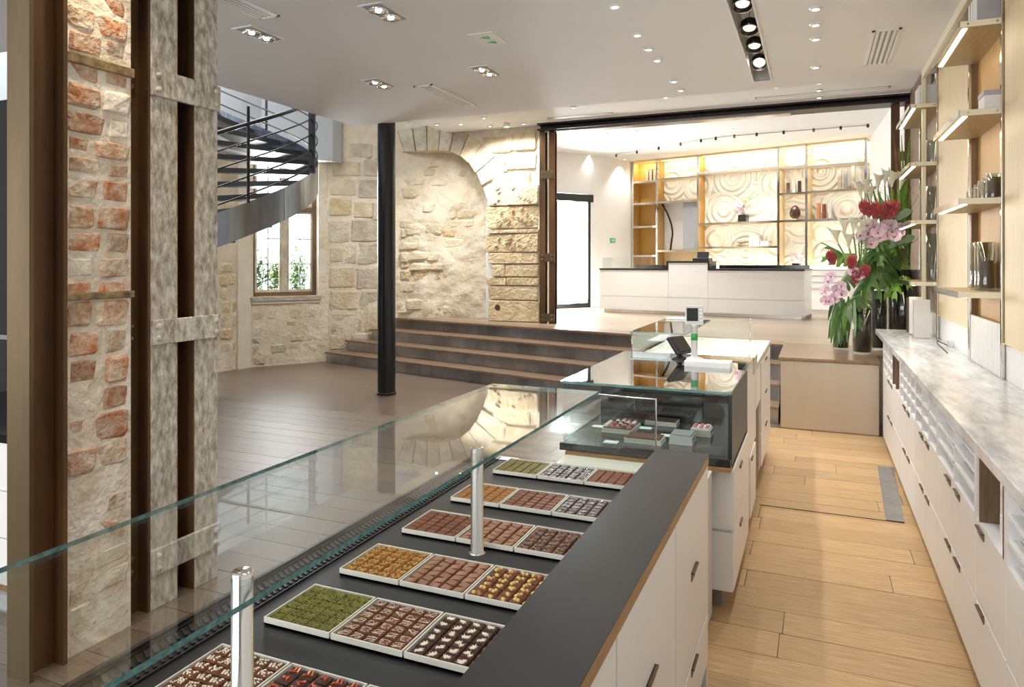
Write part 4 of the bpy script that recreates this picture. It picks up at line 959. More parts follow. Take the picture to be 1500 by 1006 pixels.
# ------------------------------------------------------------------ right-hand wall shelving
LV = (1.43, 1.96, 2.46, 2.96)
ST('trim_3', M().box(.967, -3, 0, 1.08, 8.3, 1.14), 'plaster', 'white upstand behind the marble worktop', 'trim')
def shelf_unit(label, y0, y1, back, ribs):
    r = T('wall_shelf_unit', label, 'shelving', (1.0, (y0 + y1) / 2, .95))
    M().box(1.0, y0, 1.14, 1.01, y1, 3.27).build('back_panel', back, r)
    M().box(.957, y0 - .02, 1.14, 1.01, y0, 3.27).build('side_panel', 'veneer', r)
    M().box(.957, y1, 1.14, 1.01, y1 + .02, 3.27).build('side_panel', 'veneer_brown', r)
    for y in (y0 - .03, y1 - .005): M().box(.945, y, .951, .962, y + .035, 3.27).build('upright', 'chrome', r, bev=.002)
    if ribs:
        M().box(.956, y0 + .02, .951, .966, y1 - .02, 1.25).build('ribbed_panel', 'lacquer_plain', r)
        m = M(); y = y0 + .03
        while y < y1 - .03: m.box(.950, y, .953, .956, y + .012, 1.25); y += .03
        m.build('panel_ribs', 'lacquer_plain', r)
    for z in LV:
        s = M().box(.752, y0 - .01, z - .03, 1.0, y1 + .01, z).build('shelf', 'veneer_shelf_shade', r)
        M().box(.742, y0 - .014, z - .034, .752, y1 + .014, z + .003).build('front_edge', 'chrome', s)
        M().box(.752, y0 - .014, z - .032, .95, y0 - .0105, z + .001).build('end_strip', 'rail_pale', s)
        M().cyl((.79, y0 - .016, z - .015), (.79, y0 - .013, z - .015), .006, 8).build('screw', 'chrome', s)
        M().cyl((.93, y0 - .016, z - .015), (.93, y0 - .013, z - .015), .008, 8).build('screw', 'chrome', s)
        M().box(.768, y0 + .02, z - .034, .792, y1 - .02, z - .0302).build('light_strip', 'led', s)
        a = area('shelf_light', (0, 0, 0), (0, 0, 0), .03, y1 - y0 - .05, .6, (1, .84, .58)); a.parent = r; a.location = (.78 - 1.0, 0, z - .04 - .95)
    return r
shelf_unit('gold-backed wall shelves with chrome edges above the marble top', 4.71, 5.6, 'veneer_gold', True)
shelf_unit('brown-backed wall shelves behind the flower vases', 7.0, 8.06, 'veneer_brown', False)
for a, b, lb in ((5.66, 6.95, 'tall pale wood wall panel between the two shelf units'), (3.2, 4.65, 'tall pale wood wall panel on the near side of the gold-backed shelves')):
    r = T('wall_panel', lb, 'panel', (.97, (a + b) / 2, 1.15))
    M().box(.955, a, 1.15, .975, b, 3.27).build('veneer_board', 'veneer', r)
    M().box(.975, a + .02, 1.15, 1.075, b - .02, 1.17).build('bottom_rail', 'veneer', r)
    M().box(1.0, a + .05, 1.143, 1.02, b - .05, 1.1498).build('light_strip', 'led', r)
    al = area('panel_light', (0, 0, 0), (0, 0, 0), .03, b - a - .1, .22, (1, .85, .6)); al.parent = r; al.location = (.01, 0, -.012)
r = T('wall_panel', 'dark brown wood wall panel behind the tall bouquet', 'panel', (1.06, 8.9, 1.15)); M().box(1.05, 8.1, .69, 1.075, 9.8, 3.65).build('veneer_board', 'veneer_brown', r)
fr_ = T('shelving_frame', 'slim pale frame of top rail and post in front of the wall shelves', 'frame', (.865, 7.1, .95))
M().box(.85, 3.4, 3.2, .88, 7.085, 3.268).build('top_rail', 'rail_pale', fr_)
M().box(.85, 7.085, .951, .88, 7.115, 3.268).build('post', 'rail_pale', fr_)
def tumbler(name, label, x, y, z, r, h, fill, group=None, cat='glass'):
    o = T(name, label, cat, (x, y, z), 0, group)
    M().lathe([(0, .001), (r * .95, .001), (r, .01), (r, h), (r - .004, h), (r - .005, .014), (0, .014)], (0, 0, 0), 18).build('glass_wall', 'glass_thick', o, local=True)
    if fill: M().lathe([(0, .016), (r - .007, .016), (r - .007, h * fill), (0, h * fill)], (0, 0, 0), 16).build('filling', 'brown_card', o, local=True)
    return o
for k, y in enumerate((4.98, 5.07, 5.2)): tumbler('glass_vase', 'clear glass vase of dark brown filling, %s on the lowest gold-backed shelf' % ['foremost', 'middle', 'rearmost'][k], .93, y, 1.43, .045, .29, .62, 'glass vases on the lowest shelf', 'vase')
for k, y in enumerate((4.84, 4.95, 5.06, 5.17, 5.29, 5.42)): tumbler('glass_tumbler', 'clear glass tumbler on the gold-backed shelf, %s from the chocolate-filled one' % ['', 'first', 'second', 'third', 'fourth', 'last'][k] if k else 'glass tumbler filled with dark chocolates on the gold-backed shelf', .94, y, 1.96, .04, .15 - k * .01, .85 if k == 0 else 0, 'tumblers on the gold-backed shelf')
for k, (y, lb) in enumerate(((4.9, 'white gift box at the near end of the third gold-backed shelf'),)):
    r = T('gift_box', lb, 'box', (.95, y, 2.46)); M().box(-.06, -.08, 0, .06, .08, .1).build('box_body', 'white_paper', r, local=True, bev=.003); M().box(-.063, -.083, .1, .063, .083, .13).build('lid', 'grey_card', r, local=True, bev=.003)
for k, (y, m_, lb) in enumerate([(4.86, 'grey_card', 'grey'), (4.92, 'white_paper', 'white'), (4.99, 'rail_pale', 'cream'), (5.06, 'veneer_gold', 'yellow')]):
    r = T('book', lb + ' upright book on the top gold-backed shelf', 'book', (.93, y, 2.96)); M().box(-.07, -.02, .001, .07, .02, .2).build('cover', m_, r, local=True); M().box(-.074, -.016, .004, -.0705, .016, .196).build('pages', 'white_paper', r, local=True)
for k, (z, h) in enumerate(((2.46, .2), (1.96, .3), (1.43, .42))):
    tumbler('glass_cylinder', ['short', 'middling', 'tall'][k] + ' clear glass cylinder on the brown-backed shelves', .93, 7.12, z, .045, h, 0, 'glass cylinders on the brown shelves', 'vase')
for k, (y, m_) in enumerate([(7.2, 'white_paper'), (7.3, 'grey_card'), (7.4, 'white_paper')]):
    r = T('book', ['white book on the top brown-backed shelf, near the pale post', 'grey book on the top brown-backed shelf', 'white book on the top brown-backed shelf, inner one'][k], 'book', (.92, y, 2.96)); M().box(-.08, -.03, .001, .08, .03, .2).build('cover', m_, r, local=True); M().box(-.084, -.025, .004, -.0805, .025, .196).build('pages', 'white_paper', r, local=True)
for k, (y, w, h, m_, lb) in enumerate([(7.45, .03, .32, 'brown_card', 'brown marbled panel sample leaning behind the vases on the marble top'), (7.25, .03, .34, 'white_paper', 'narrow white panel sample on the marble top'), (6.95, .10, .33, 'plastic_grey', 'pale grey display board on the marble top')]):
    r = T('sample_board', lb, 'board', (.83, y, .95)); M().box(-.06, -w / 2, .001, .06, w / 2, h).build('board', m_, r, local=True, bev=.003); M().box(-.065, -w / 2 - .004, .001, .065, w / 2 + .004, .012).build('foot', 'steel', r, local=True)
ol = T('cable_loop', 'thin black cable lying in the lit gap below the wood panel', 'cable', (.9, 6.1, .951)); M().tube([(-.04 + .0, -.25, .004), (-.08, -.1, .05), (-.06, .08, .06), (.03, .2, .01)], .004, 6).build('cord', 'plastic_black', ol, local=True); M().box(.02, .19, .0, .055, .23, .05).build('plug', 'plastic_grey', ol, local=True)

# ------------------------------------------------------------------ flower vases and arrangements
def vase(x, y, r, h, label, z=.689):
    o = T('cylinder_vase', label, 'vase', (x, y, z), 0)
    M().lathe([(0, .001), (r, .001), (r, h), (r - .004, h), (r - .004, .022), (0, .022)], (0, 0, 0), 32).build('glass_wall', 'glass', o, local=True)
    M().lathe([(0, .024), (r - .006, .024), (r - .006, h - .004), (0, h - .004)], (0, 0, 0), 32).build('black_lining', 'vase_black', o, local=True)
    return o
V = [(.425, 7.86, .088, .46), (.60, 8.32, .088, .62), (.83, 8.28, .145, .84), (.245, 8.16, .075, .2)]
vase(*V[0], 'slim black cylinder vase at the front edge of the metal plinth')
vase(*V[1], 'slim black cylinder vase standing behind the front one')
vase(*V[2], 'wide tall black cylinder vase beside the marble top')
vase(*V[3], 'short cylinder vase hidden under drooping leaves')
def monstera(parent, base, tip, width, droop=.2, matn='leaf', lobes=6, up=Vector((0, -.35, 1))):
    base, tip = Vector(base), Vector(tip); ax = tip - base; L_ = ax.length; ax.normalize(); sd_ = ax.cross(up).normalized(); nr = sd_.cross(ax); m = M()
    def P(t, w): return base + ax * (L_ * t) + sd_ * w + nr * (-droop * L_ * (t * t) * .5 - 1.6 * w * w / max(width, .01) * .5 + .03 * L_ * math.sin(t * 3.1)) - Vector((0, 0, droop * L_ * t * t * .5))
    prof = lambda t: width * (math.sin(math.pi * min(1, (t + .12) / 1.12) ** .75) ** .8)
    for s in (-1, 1):
        for k in range(lobes):
            t0, t1 = k / lobes, (k + 1) / lobes; w0, w1 = prof(t0 + .02), prof((t0 + t1) / 2); sw = .10; g = .022 if k < lobes - 1 else 0
            ring0 = [P(t0, 0), P(t0 + .01, s * w1 * .5), P(t0 + sw * .6 + g, s * w1 * .85), P(t0 + sw + g + .02, s * w1)]
            ring1 = [P(t1, 0), P(t1, s * w1 * .5), P(t1 + sw * .6 - g, s * w1 * .85), P(t1 + sw - g - .02, s * w1 * .98)]
            m.add(ring0 + ring1, [(i, i + 1, i + 5, i + 4) if s > 0 else (i + 4, i + 5, i + 1, i) for i in range(3)], 0, True)
    o = m.build('monstera_leaf', matn, parent)
    M().tube([P(0, 0) + nr * .002, P(.5, 0) + nr * .002, P(1, 0) + nr * .002], [.005, .004, .001], 5).build('midrib', 'stem_green', o)
    return o
def stem(parent, pts, r, name='stem', matn='stem_green'):
    return M().tube(pts, r, 6).build(name, matn, parent)
def calla(parent, base, top, size=.1, lean=Vector((0, -.2, 0))):
    base, top = Vector(base), Vector(top); mid = base.lerp(top, .5) + Vector((.02, 0, 0))
    s = stem(parent, [base, mid, top], [.009, .009, .008], 'calla_stem')
    m = M(); n = 14; prof = [(.009, 0), (.014, .25), (.024, .55), (.04, .8), (.052, .95)]; vs = []; ax = (top - base).normalized()
    for r_, h in prof:
        for k in range(n):
            w = 2 * math.pi * k / n; lip = (1 + .55 * max(0, math.cos(w)) * (h > .5) * h)
            vs.append(top + ax * (h * size + (.35 * size * max(0, -math.cos(w)) * h * h)) + Vector((math.cos(w) * r_ * lip, math.sin(w) * r_ * .9, 0)))
    fs = [(i * n + k, i * n + (k + 1) % n, (i + 1) * n + (k + 1) % n, (i + 1) * n + k) for i in range(len(prof) - 1) for k in range(n)]
    m.add(vs, fs, 0, True); b = m.build('calla_bloom', 'calla', s)
    M().cyl(top + ax * .01, top + ax * size * .8, .005, 6).build('spadix', 'nut_yellow', s)
orm = M()
for k, (ang, ln, wd) in enumerate([(90, .042, .032), (162, .044, .046), (18, .044, .046), (234, .040, .03), (306, .040, .03)]):
    a = R(ang); c, s_ = math.cos(a), math.sin(a); vs = []
    for t, w in ((0, .15), (.35, .8), (.7, 1), (1, .35)):
        for e in (-1, 0, 1): vs.append((c * ln * t - s_ * e * wd * w * .7, -.004 - .010 * t * t + .006 * abs(e), s_ * ln * t + c * e * wd * w * .7))
    orm.add(vs, [(i * 3 + j, i * 3 + j + 1, i * 3 + j + 4, i * 3 + j + 3) for i in range(3) for j in (0, 1)], 0, True)
orm.lathe([(.003, 0), (.007, .006), (.006, .012), (0, .014)], (0, 0, 0), 8, 1)
k0 = len(orm.v) - 32
orm.v[k0:] = [(x, -z - .004, y - .006) for x, y, z in orm.v[k0:]]
ORM = orm.mesh('orchid_bloom', ['orchid', 'orchid_lip'])
def orchid(parent, p, s=1.0):
    p = Vector(p) - off(parent); put('orchid_bloom', ORM, parent, p, (R(rnd.uniform(-25, 15)), R(rnd.uniform(-25, 25)), R(rnd.uniform(-50, 25))), (s, s, s))
def ginger(parent, p, d, s=.1):
    p = Vector(p); d = Vector(d).normalized(); m = M(); q = rnd; a = d.cross(Vector((0, 1, .1))).normalized(); b = a.cross(d)
    for ring in range(8):
        t = ring / 8; rr = s * .36 * (math.sin(math.pi * (t * .82 + .12)) ** .8)
        for k in range(7):
            w = k * 2 * math.pi / 7 + ring * .45; o = a * math.cos(w) + b * math.sin(w); sd_ = d.cross(o); c = p + d * (s * t * 1.25) + o * rr * .3
            m.add([c, c + o * rr * .8 + sd_ * rr * .5 + d * s * .12, c + o * rr * .95 + d * s * .42, c + o * rr * .8 - sd_ * rr * .5 + d * s * .12], [(0, 1, 2, 3)])
    m.build('ginger_bloom', 'ginger', parent)
def strap(parent, base, tip, w, sag, matn='leaf', name='long_leaf'):
    base, tip = Vector(base), Vector(tip); m = M(); n = 7; ax = tip - base; sd_ = ax.cross(Vector((.3, -1, .1))).normalized(); vs = []
    for i in range(n + 1):
        t = i / n; c = base + ax * t + Vector((0, -.02 * math.sin(t * 3), sag * math.sin(math.pi * t))); ww = w * (math.sin(math.pi * min(1, t * .9 + .08)) ** .7); up = ax.cross(sd_).normalized() * ww * .35
        vs += [c - sd_ * ww + up * .6, c, c + sd_ * ww + up * .6]
    m.add(vs, [(i * 3 + j, i * 3 + j + 1, i * 3 + j + 4, i * 3 + j + 3) for i in range(n) for j in (0, 1)], 0, True); return m.build(name, matn, parent)
def twig(parent, p, d, n, seed, matn='willow', r=.004, step=.06, curl=.75):
    q = random.Random(seed); p = Vector(p); d = Vector(d).normalized(); pts = [p]
    for i in range(n):
        d = (d + Vector((q.uniform(-curl, curl), q.uniform(-curl, curl) * .6, q.uniform(-.25, .5)))).normalized(); p = p + d * step; p.x = min(p.x, 1.02); pts.append(p)
    M().tube(pts, [r * (1 - .7 * i / n) for i in range(n + 1)], 5).build('willow_twig', matn, parent)
fa1 = T('flower_arrangement', 'lower bouquet with pink orchids, pale callas and drooping leaves at the plinth edge', 'flowers', (V[0][0], V[0][1], .689 + .44))
top1 = Vector((V[0][0], V[0][1], 1.12)); P1 = lambda u, v, y=7.85: PY(u, v, y)
for (bu, bv, tu, tv, w, dr_) in [(1255, 372, 1193, 372, .13, .1), (1250, 385, 1205, 350, .10, .1), (1262, 430, 1215, 455, .12, .3), (1252, 392, 1222, 425, .10, .2), (1262, 425, 1258, 478, .10, .1)]:
    monstera(fa1, P1(bu, bv), P1(tu, tv, 7.75), w, dr_, 'leaf_bright' if bu % 2 else 'leaf')
q = random.Random(8)
for k in range(46):
    bu, bv = q.uniform(1222, 1252), q.uniform(430, 455); tu, tv = bu + q.uniform(-14, 2), q.uniform(465, 510)
    strap(fa1, P1(bu, bv, q.uniform(7.62, 7.95)), P1(tu, tv, q.uniform(7.6, 7.8)) + Vector((0, 0, .0)), q.uniform(.013, .024), .02, q.choice(['leaf', 'leaf', 'leaf_pale', 'leaf']), 'drooping_leaf')
for u, v in [(1228, 345), (1238, 332), (1250, 330), (1262, 334), (1244, 352), (1258, 342), (1270, 330)]:
    calla(fa1, P1(1250 + (u - 1245) * .3, 400), P1(u, v + 12), .15)
for u, v in [(1214, 412), (1208, 426), (1216, 440), (1226, 424), (1234, 418), (1210, 440), (1224, 436), (1218, 404), (1232, 430), (1250, 398), (1258, 404)]: orchid(fa1, P1(u, v, q.uniform(7.55, 7.7)), 1.25)
for u, v, du in [(1222, 380, -.3), (1246, 388, .1), (1252, 408, .1), (1262, 402, .3)]: ginger(fa1, P1(u, v + 8, 7.65), (du, -.3, .9), .11)
fa2 = T('flower_arrangement', 'middle bouquet with red ginger, pink orchids and big split leaves', 'flowers', (V[1][0], V[1][1], .689 + .6))
P2 = lambda u, v, y=8.2: PY(u, v, y)
for (bu, bv, tu, tv, w, dr_) in [(1290, 366, 1268, 425, .16, .1), (1300, 364, 1302, 432, .17, .1), (1285, 365, 1235, 400, .13, .15), (1308, 360, 1322, 412, .11, .15), (1298, 362, 1285, 432, .15, .1), (1296, 345, 1262, 362, .12, .1), (1300, 342, 1315, 372, .12, .1), (1285, 350, 1290, 385, .14, .1), (1308, 352, 1335, 348, .09, .25), (1290, 375, 1250, 430, .12, .2)]:
    monstera(fa2, P2(bu, bv), P2(tu, tv, 7.95 if tu < 1300 else 8.18), w, dr_, 'leaf' if bu % 20 else 'leaf_bright')
for u, v in [(1270, 340), (1280, 345), (1290, 336), (1298, 330), (1308, 338), (1268, 352), (1282, 332), (1316, 334), (1276, 356), (1262, 345), (1300, 344), (1312, 346), (1290, 348), (1272, 330), (1306, 330), (1286, 340), (1320, 342)]: orchid(fa2, P2(u, v, q.uniform(7.8, 7.95) if u < 1295 else q.uniform(8.08, 8.14)), 1.45)
for u, v, du in [(1274, 318, -.4), (1284, 322, -.1), (1296, 322, .1), (1303, 320, .3)]: ginger(fa2, P2(u, v, 8.0), (du, -.2, .9), .13)
for u, v in [(1286, 268), (1296, 262), (1306, 264), (1318, 268), (1262, 280), (1276, 284), (1270, 274)]: calla(fa2, P2(1292 + (u - 1292) * .5, 345), P2(u, v + 10), .155)
for k in range(12): u = q.uniform(1290, 1325); strap(fa2, P2(u, 345), P2(u + q.uniform(-22, 12), q.uniform(265, 295)), .016, .0, 'leaf_bright')
for u, v in [(1322, 316), (1330, 312), (1312, 356), (1322, 352), (1334, 350)]: strap(fa2, P2(u - 12, v + 8, 8.16), P2(u + 6, v - 4, 8.14), .04, .02, 'leaf_pale')
for k in range(5): twig(fa2, P2(1270 + 8 * k, 340), (-.5 + .2 * k, 0, 1), 9, 60 + k)
fa3 = T('flower_arrangement', 'tall bouquet of curly willow and dark spiky leaves in the wide vase', 'flowers', (V[2][0], V[2][1], .689 + .82))
P3 = lambda u, v, y=8.3: PY(u, v, y)
for k in range(16): u = q.uniform(1312, 1332); strap(fa3, P3(u, 385), P3(min(u + q.uniform(-28, 25), 1334), q.uniform(185, 290)), .015, .0, q.choice(['leaf', 'leaf_bright', 'willow']))
for k in range(12): twig(fa3, P3(1313 + 1.6 * k, 380), (-.2 + .04 * k, 0, 1), 16, 80 + k)
for (bu, bv, tu, tv, w) in [(1318, 380, 1333, 415, .10), (1316, 382, 1310, 430, .10)]: monstera(fa3, P3(bu, bv), P3(tu, tv, 8.05), w, .15, 'leaf_bright')

# ------------------------------------------------------------------ rear counter
RC = Vector((-3.637, 12.607, 0)); RE = Vector((-.168, 12.092, 0)); rd = (RE - RC).normalized(); RL = (RE - RC).length
rc = T('rear_counter', 'long white counter with black top in front of the rear shelving', 'counter', (RC.x, RC.y, UP), math.atan2(rd.y, rd.x))
sa = hit(979, 400, RC, rd)[0]; sb = hit(1037, 400, RC, rd)[0]; h_ = 1.46 - UP
M().box(.05, .06, .0, RL - .05, .7, .06).build('toe_kick', 'steel', rc, local=True)
M().box(.02, .02, .06, RL, .72, h_ - .02).build('carcass', 'lacquer_plain', rc, local=True)
for a, b, zt in ((0, sa - .003, h_), (sa, sb, h_ + .13), (sb + .003, RL, h_)):
    M().box(a, 0, .065, b, .02, .30).build('front_panel', 'lacquer', rc, local=True)
    M().box(a, 0, .306, b, .02, zt).build('front_panel', 'lacquer', rc, local=True)
M().box(-.01, -.012, h_, sa - .02, .72, h_ + .03).box(sb + .02, -.012, h_, RL + .01, .72, h_ + .03).build('black_top', 'graphite', rc, local=True)
M().box(sa - .03, -.014, h_, sa, .4, h_ + .16).box(sb, -.014, h_, sb + .03, .4, h_ + .16).box(sa, -.014, h_ + .13, sb, .4, h_ + .16).build('raised_ledge', 'graphite', rc, local=True)
M().box(.5, .5, h_ + .03, sa - .05, .72, h_ + .09).box(sb + .05, .5, h_ + .03, RL, .72, h_ + .09).build('rear_upstand', 'black_gloss', rc, local=True)
M().box(.02, .05, h_ + .03, .028, .48, h_ + .22).box(.028, .05, h_ + .03, sa - .06, .056, h_ + .22).box(.02, .05, h_ + .22, sa - .06, .48, h_ + .228).build('glass_case', 'glass', rc, local=True)
M().box(0, .72, -.0, RL, .74, h_ - .02).build('back_board', 'lacquer_plain', rc, local=True)
cr = T('cash_register', 'small black till standing on the raised ledge of the rear counter', 'till', RC + rd * (sb - .12) + Vector((0, .2, 1.621)), math.atan2(rd.y, rd.x))
M().box(-.14, -.12, 0, .14, .12, .05).build('base', 'plastic_black', cr, local=True, bev=.006)
M().obox((0, .03, .1), (.2, .025, .12), Matrix.Rotation(R(-20), 3, 'X')).build('screen', 'screen', cr, local=True, bev=.004)

# ------------------------------------------------------------------ rear shelving wall
rs = T('rear_shelving', 'chrome and wood shelving wall with white relief panels in the rear room', 'shelving', (SL.x, SL.y, 0), SANG)
US = [.04, .61, 1.53, 3.137, 3.644, 4.642]; TOPZ = 3.765; D_ = .3
for s in US: M().box(s - .02, 0, UP, s + .02, .04, TOPZ).build('upright', 'chrome', rs, local=True)
for k, s in enumerate(US[:5]): M().box(s + .0, .04, UP, s + .02, D_, TOPZ).build('side_panel', 'veneer_gold' if k < 3 else 'veneer', rs, local=True)
def shf(k, z, matn='veneer', t=.035):
    a, b = US[k] + .02, US[k + 1] - .02
    o = M().box(a, .012, z - t, b, D_, z).build('shelf', matn, rs, local=True); M().box(a, .0, z - t - .002, b, .012, z + .002).build('front_edge', 'chrome', o, local=True)
LEV = {0: (3.33, 2.865, 2.37, 1.75), 1: (3.35, 2.87, 1.85), 2: (3.40, 2.384, 1.906), 3: (3.384, 2.89, 2.384), 4: (3.36, 2.895, 2.38)}
for k, zs in LEV.items():
    for z in zs: shf(k, z)
M().box(US[4] + .02, .02, 2.04, US[5] - .02, .25, 2.05).build('glass_shelf', 'glass', rs, local=True)
for k in range(5): M().box(US[k] + .0, .0, TOPZ - .03, US[k + 1], D_, TOPZ).build('top_board', 'veneer', rs, local=True)
M().box(US[0], D_, UP, US[1], D_ + .02, TOPZ).build('back_panel', 'veneer_gold', rs, local=True)
M().box(US[1], D_, 2.87, US[2], D_ + .02, TOPZ).build('relief_panel', 'relief_panel', rs, local=True)
M().box(US[1], D_, UP, US[2], D_ + .02, 1.86).build('back_panel', 'veneer', rs, local=True)
M().box(US[1], D_ + .03, 1.85, US[2], D_ + .05, 2.87).build('hatch_reflection', 'plaster', rs, local=True)  # white panel stands in for a window reflection
M().box(US[1] + .55, .1, 1.86, US[2] - .02, .12, 2.84).build('hatch_shutter', 'slate', rs, local=True)
M().tube([(US[1] + .04 + .24 * math.sin(R(90 * min(1, t_ / 8))) - .012 * max(0, t_ - 8), .17, 2.84 - .082 * t_) for t_ in range(13)], .02, 8).build('hatch_rim', 'black_steel', rs, local=True)
for k in (2, 3, 4):
    zs = [UP] + sorted(LEV[k]) + [TOPZ - .03]
    for a, b in zip(zs, zs[1:]): M().box(US[k] + .02, D_, a, US[k + 1], D_ + .02, b).build('relief_panel', 'relief_panel', rs, local=True)
for k in (1, 2, 3, 4): M().box(US[k] + .05, .1, TOPZ - .04, US[k + 1] - .05, .12, TOPZ - .031).build('light_strip', 'rear_glow', rs, local=True)
M().box(US[2] + .05, .2, 1.5, US[5] - .05, .22, 1.51).build('light_strip', 'rear_glow', rs, local=True)
a = area('rear_shelf_light', (0, 0, 0), (R(25), 0, 0), 3.9, .05, 26, (1, .88, .66)); a.parent = rs; a.location = (2.7, .1, TOPZ - .05)
a = area('rear_shelf_low_light', (0, 0, 0), (R(180 - 35), 0, 0), 2.9, .05, 12, (1, .88, .66)); a.parent = rs; a.location = (3.1, .12, 1.45)
for z_, e_, c_, w_ in ((3.30, 7, 2.6, 3.95), (2.84, 5, 3.1, 3.0), (2.33, 5, 3.1, 3.0)):
    a = area('rear_shelf_light', (0, 0, 0), (R(30), 0, 0), w_, .04, e_, (1, .9, .72)); a.parent = rs; a.location = (c_, .03, z_)  # area lights added at the shelf levels to brighten the relief panels
a = area('rear_cabinet_light', (0, 0, 0), (R(25), 0, 0), .5, .05, 6, (1, .86, .6)); a.parent = rs; a.location = (.33, .06, TOPZ - .05)
def on_rear(u, v): return hit(u, v, SL, sd)
def rthing(name, label, cat, s, z, group=None, y=.14): p = SL + sd * s - sn * y; return T(name, label, cat, (p.x, p.y, z), SANG, group)
def slab(u0, z, w, h, m_, label, group): r = rthing('chocolate_slab', label, 'slab', on_rear(u0, 300)[0], z, group); M().prism([(-w / 2, -.03), (w / 2, -.03), (w / 2 * .8, .03), (-w / 2 * .8, .03)], .001, h).build('bar', m_, r, local=True, bev=.004); M().box(-w / 2 - .005, -.035, .0005, w / 2 + .005, .035, .012).build('foot', 'steel', r, local=True)
for u0, m_ in ((945, 'slate'), (950.5, 'brown_card'), (956, 'plastic_black')):
    r = rthing('book', 'grey book on the top shelf of the narrow gold bay' if m_ == 'slate' else 'black book on the top shelf of the narrow gold bay' if m_ == 'plastic_black' else 'brown book between two dark ones in the narrow gold bay', 'book', on_rear(u0, 250)[0], 3.33, 'books in the gold bay'); M().box(-.035, -.06, .001, .035, .06, .24).build('cover', m_, r, local=True); M().box(-.03, -.064, .01, .03, -.0605, .23).build('spine_label', 'rail_pale', r, local=True)
for u0, h, m_, lb in ((1151, .2, 'brown_card', 'brown'), (1160, .17, 'grey_card', 'grey'), (1168, .22, 'plastic_black', 'black')): slab(u0, 2.89, .055, h, m_, lb + ' upright chocolate slab on the narrow rear shelf', 'slabs on the narrow rear shelf')
for u0, h, m_, lb in ((1227, .36, 'limestone_grey', 'stone-coloured'), (1236, .36, 'slate', 'slate-grey'), (1247, .42, 'limestone_grey', 'taller stone-coloured')): slab(u0, 2.895, .06, h, m_, lb + ' upright slab on the upper wide rear shelf', 'slabs on the upper wide rear shelf')
for u0, h, m_, lb in ((1196, .3, 'nut_brown', 'brown studded'), (1204, .28, 'choc_milk', 'milk chocolate'), (1213, .33, 'grey_card', 'grey')): slab(u0, 2.38, .055, h, m_, lb + ' upright slab on the lower wide rear shelf', 'slabs on the lower wide rear shelf')
eg = rthing('chocolate_egg', 'large dark chocolate egg standing on the narrow rear shelf', 'egg', on_rear(1161, 310)[0], 2.384)
M().lathe([(0, .02)] + [(.095 * math.sin(math.pi * t / 12) * (1 - .12 * math.cos(math.pi * t / 12) * -1) , .14 - .12 * math.cos(math.pi * t / 12) * (1.0 if t < 6 else 1.15)) for t in range(1, 12)] + [(0, .278)], (0, 0, 0), 20).build('shell', 'choc_dark', eg, local=True)
M().lathe([(.035, .001), (.03, .02), (.04, .03)], (0, 0, 0), 14).build('egg_stand', 'chrome', eg, local=True)
bq = rthing('potted_bouquet', 'pink flower bouquet in a black cube pot on the rear shelf', 'flowers', on_rear(1085, 322)[0], 2.384)
M().box(-.08, -.08, .001, .08, .08, .14).build('pot', 'black_gloss', bq, local=True, bev=.004)
for k in range(26):
    a_ = q.uniform(0, 6.28); rr = q.uniform(.02, .17); put('bloom', ORM, bq, (rr * math.cos(a_), rr * math.sin(a_) * .6 - .03, .18 + q.uniform(0, .2)), (q.uniform(-.5, .5), q.uniform(-.5, .5), q.uniform(-.8, .8)), (.8, .8, .8))
for k in range(8): M().tube([(0, 0, .12), (q.uniform(-.1, .15), q.uniform(-.05, .05), .35), (q.uniform(-.2, .3), 0, q.uniform(.4, .6))], .004, 5).build('stalk', 'stem_green', bq, local=True)
bz = rthing('potted_bouquet', 'small orange bouquet at the foot of the narrow relief bay', 'flowers', on_rear(1163, 380)[0], 1.5)
M().box(-.06, -.06, -.0, .06, .06, .08).build('pot', 'black_gloss', bz, local=True)
for k in range(16): put('bloom', ORM, bz, (q.uniform(-.15, .15), q.uniform(-.06, .06), .1 + q.uniform(0, .16)), (q.uniform(-.5, .5), q.uniform(-.5, .5), q.uniform(-.8, .8)), (.6, .6, .6))
rb_ = rthing('rear_box_stand', 'low black block under the small orange bouquet', 'block', on_rear(1163, 390)[0], UP); M().box(-.14, -.12, 0, .14, .12, 1.5 - UP).build('block', 'plaster', rb_, local=True); M().box(-.145, -.125, 1.5 - UP - .03, .145, .125, 1.5 - UP - .001).build('cap', 'steel', rb_, local=True)
for u0, w, h, lb in ((1103, .2, .2, 'larger grey presentation box on the long rear shelf'), (1118, .16, .1, 'low grey presentation box on the long rear shelf')):
    r = rthing('presentation_box', lb, 'box', on_rear(u0, 355)[0], 1.906); M().box(-w / 2, -.08, .001, w / 2, .08, h).build('box_body', 'plastic_grey', r, local=True, bev=.003); M().box(-w / 2 - .004, -.084, h * .7, w / 2 + .004, .084, h + .004).build('lid', 'grey_card', r, local=True)
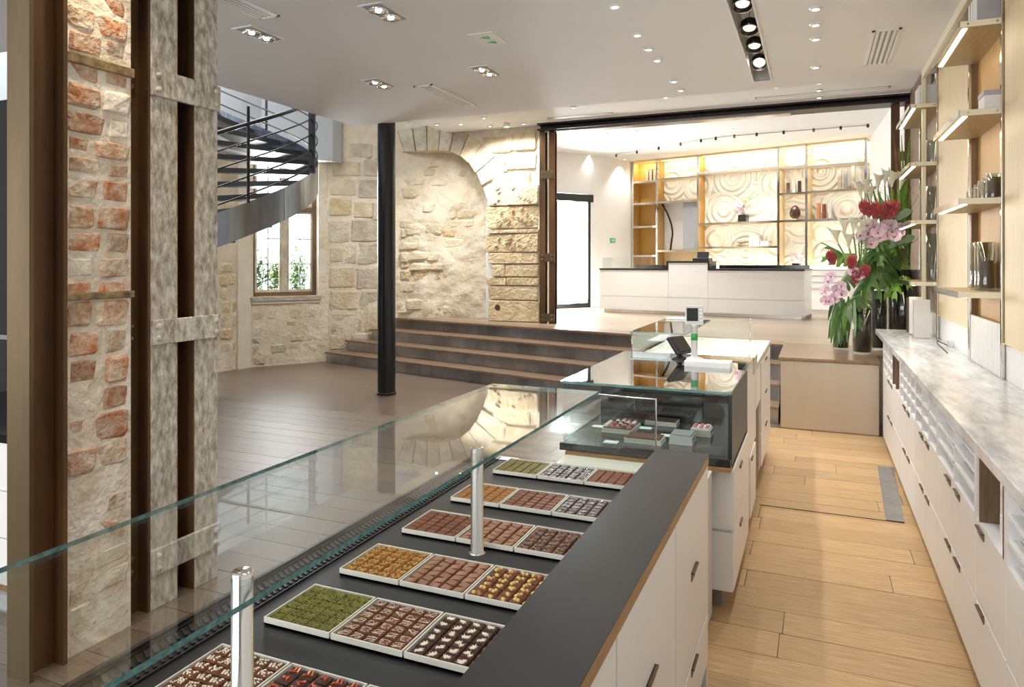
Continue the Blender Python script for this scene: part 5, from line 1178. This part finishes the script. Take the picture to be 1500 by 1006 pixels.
pt = rthing('display_dish', 'silver footed dish on the long rear shelf', 'dish', on_rear(1080, 358)[0], 1.906); M().lathe([(.05, 0), (.015, .02), (.012, .06), (.05, .08), (.13, .1), (.125, .104), (0, .085)], (0, 0, 0), 24).build('bowl', 'chrome', pt, local=True); M().lathe([(0, .1), (.08, .1), (.05, .14), (0, .15)], (0, 0, 0), 14).build('sweets', 'slate', pt, local=True)
rdw = T('rear_drawer_unit', 'white drawer unit with steel-edged drawers below the rear shelves', 'drawers', SL + sd * 4.08 + sn * .3, SANG); rdw.location.z = UP
M().box(-.4, 0, .06, .4, .28, .8).box(-.37, .03, 0, .37, .26, .06).build('carcass', 'lacquer_plain', rdw, local=True)
for z in (.08, .46, .57, .68): d = M().box(-.39, -.02, z, .39, 0, z + (.36 if z < .1 else .1)).build('drawer', 'lacquer', rdw, local=True); M().box(-.39, -.026, z + (.35 if z < .1 else .09), .39, -.019, z + (.36 if z < .1 else .102)).build('edge_pull', 'steel', d, local=True)

# ------------------------------------------------------------------ second counter glimpsed left of the steel beam
sc_ = T('side_counter', 'white drawer counter with black top seen past the brown steel beam', 'counter', (-3.8, 2.5, 0))
M().box(-4.6, 2.14, .08, -3.16, 2.9, .76).build('carcass', 'lacquer_plain', sc_)
for z in (.09, .31, .54): d = M().box(-4.58, 2.12, z, -3.17, 2.14, z + .215).build('drawer_front', 'lacquer', sc_); M().box(-3.9, 2.113, z + .19, -3.8, 2.121, z + .205).build('handle', 'bronze_steel', d)
M().box(-4.62, 2.1, .76, -3.15, 2.92, .80).build('black_top', 'black_gloss', sc_)
M().box(-4.55, 2.2, 0, -3.2, 2.85, .08).build('toe_kick', 'wood_edge', sc_)
sv = T('tall_display_cabinet', 'black display cabinet with lit shelf behind the white drawer counter', 'cabinet', (-4.7, 2.95, 0))
M().box(-5.8, 2.96, 0, -3.62, 3.3, 2.66).build('case', 'black_satin', sv); M().box(-5.75, 2.93, 1.1, -3.65, 2.96, 1.13).build('ledge', 'steel', sv)
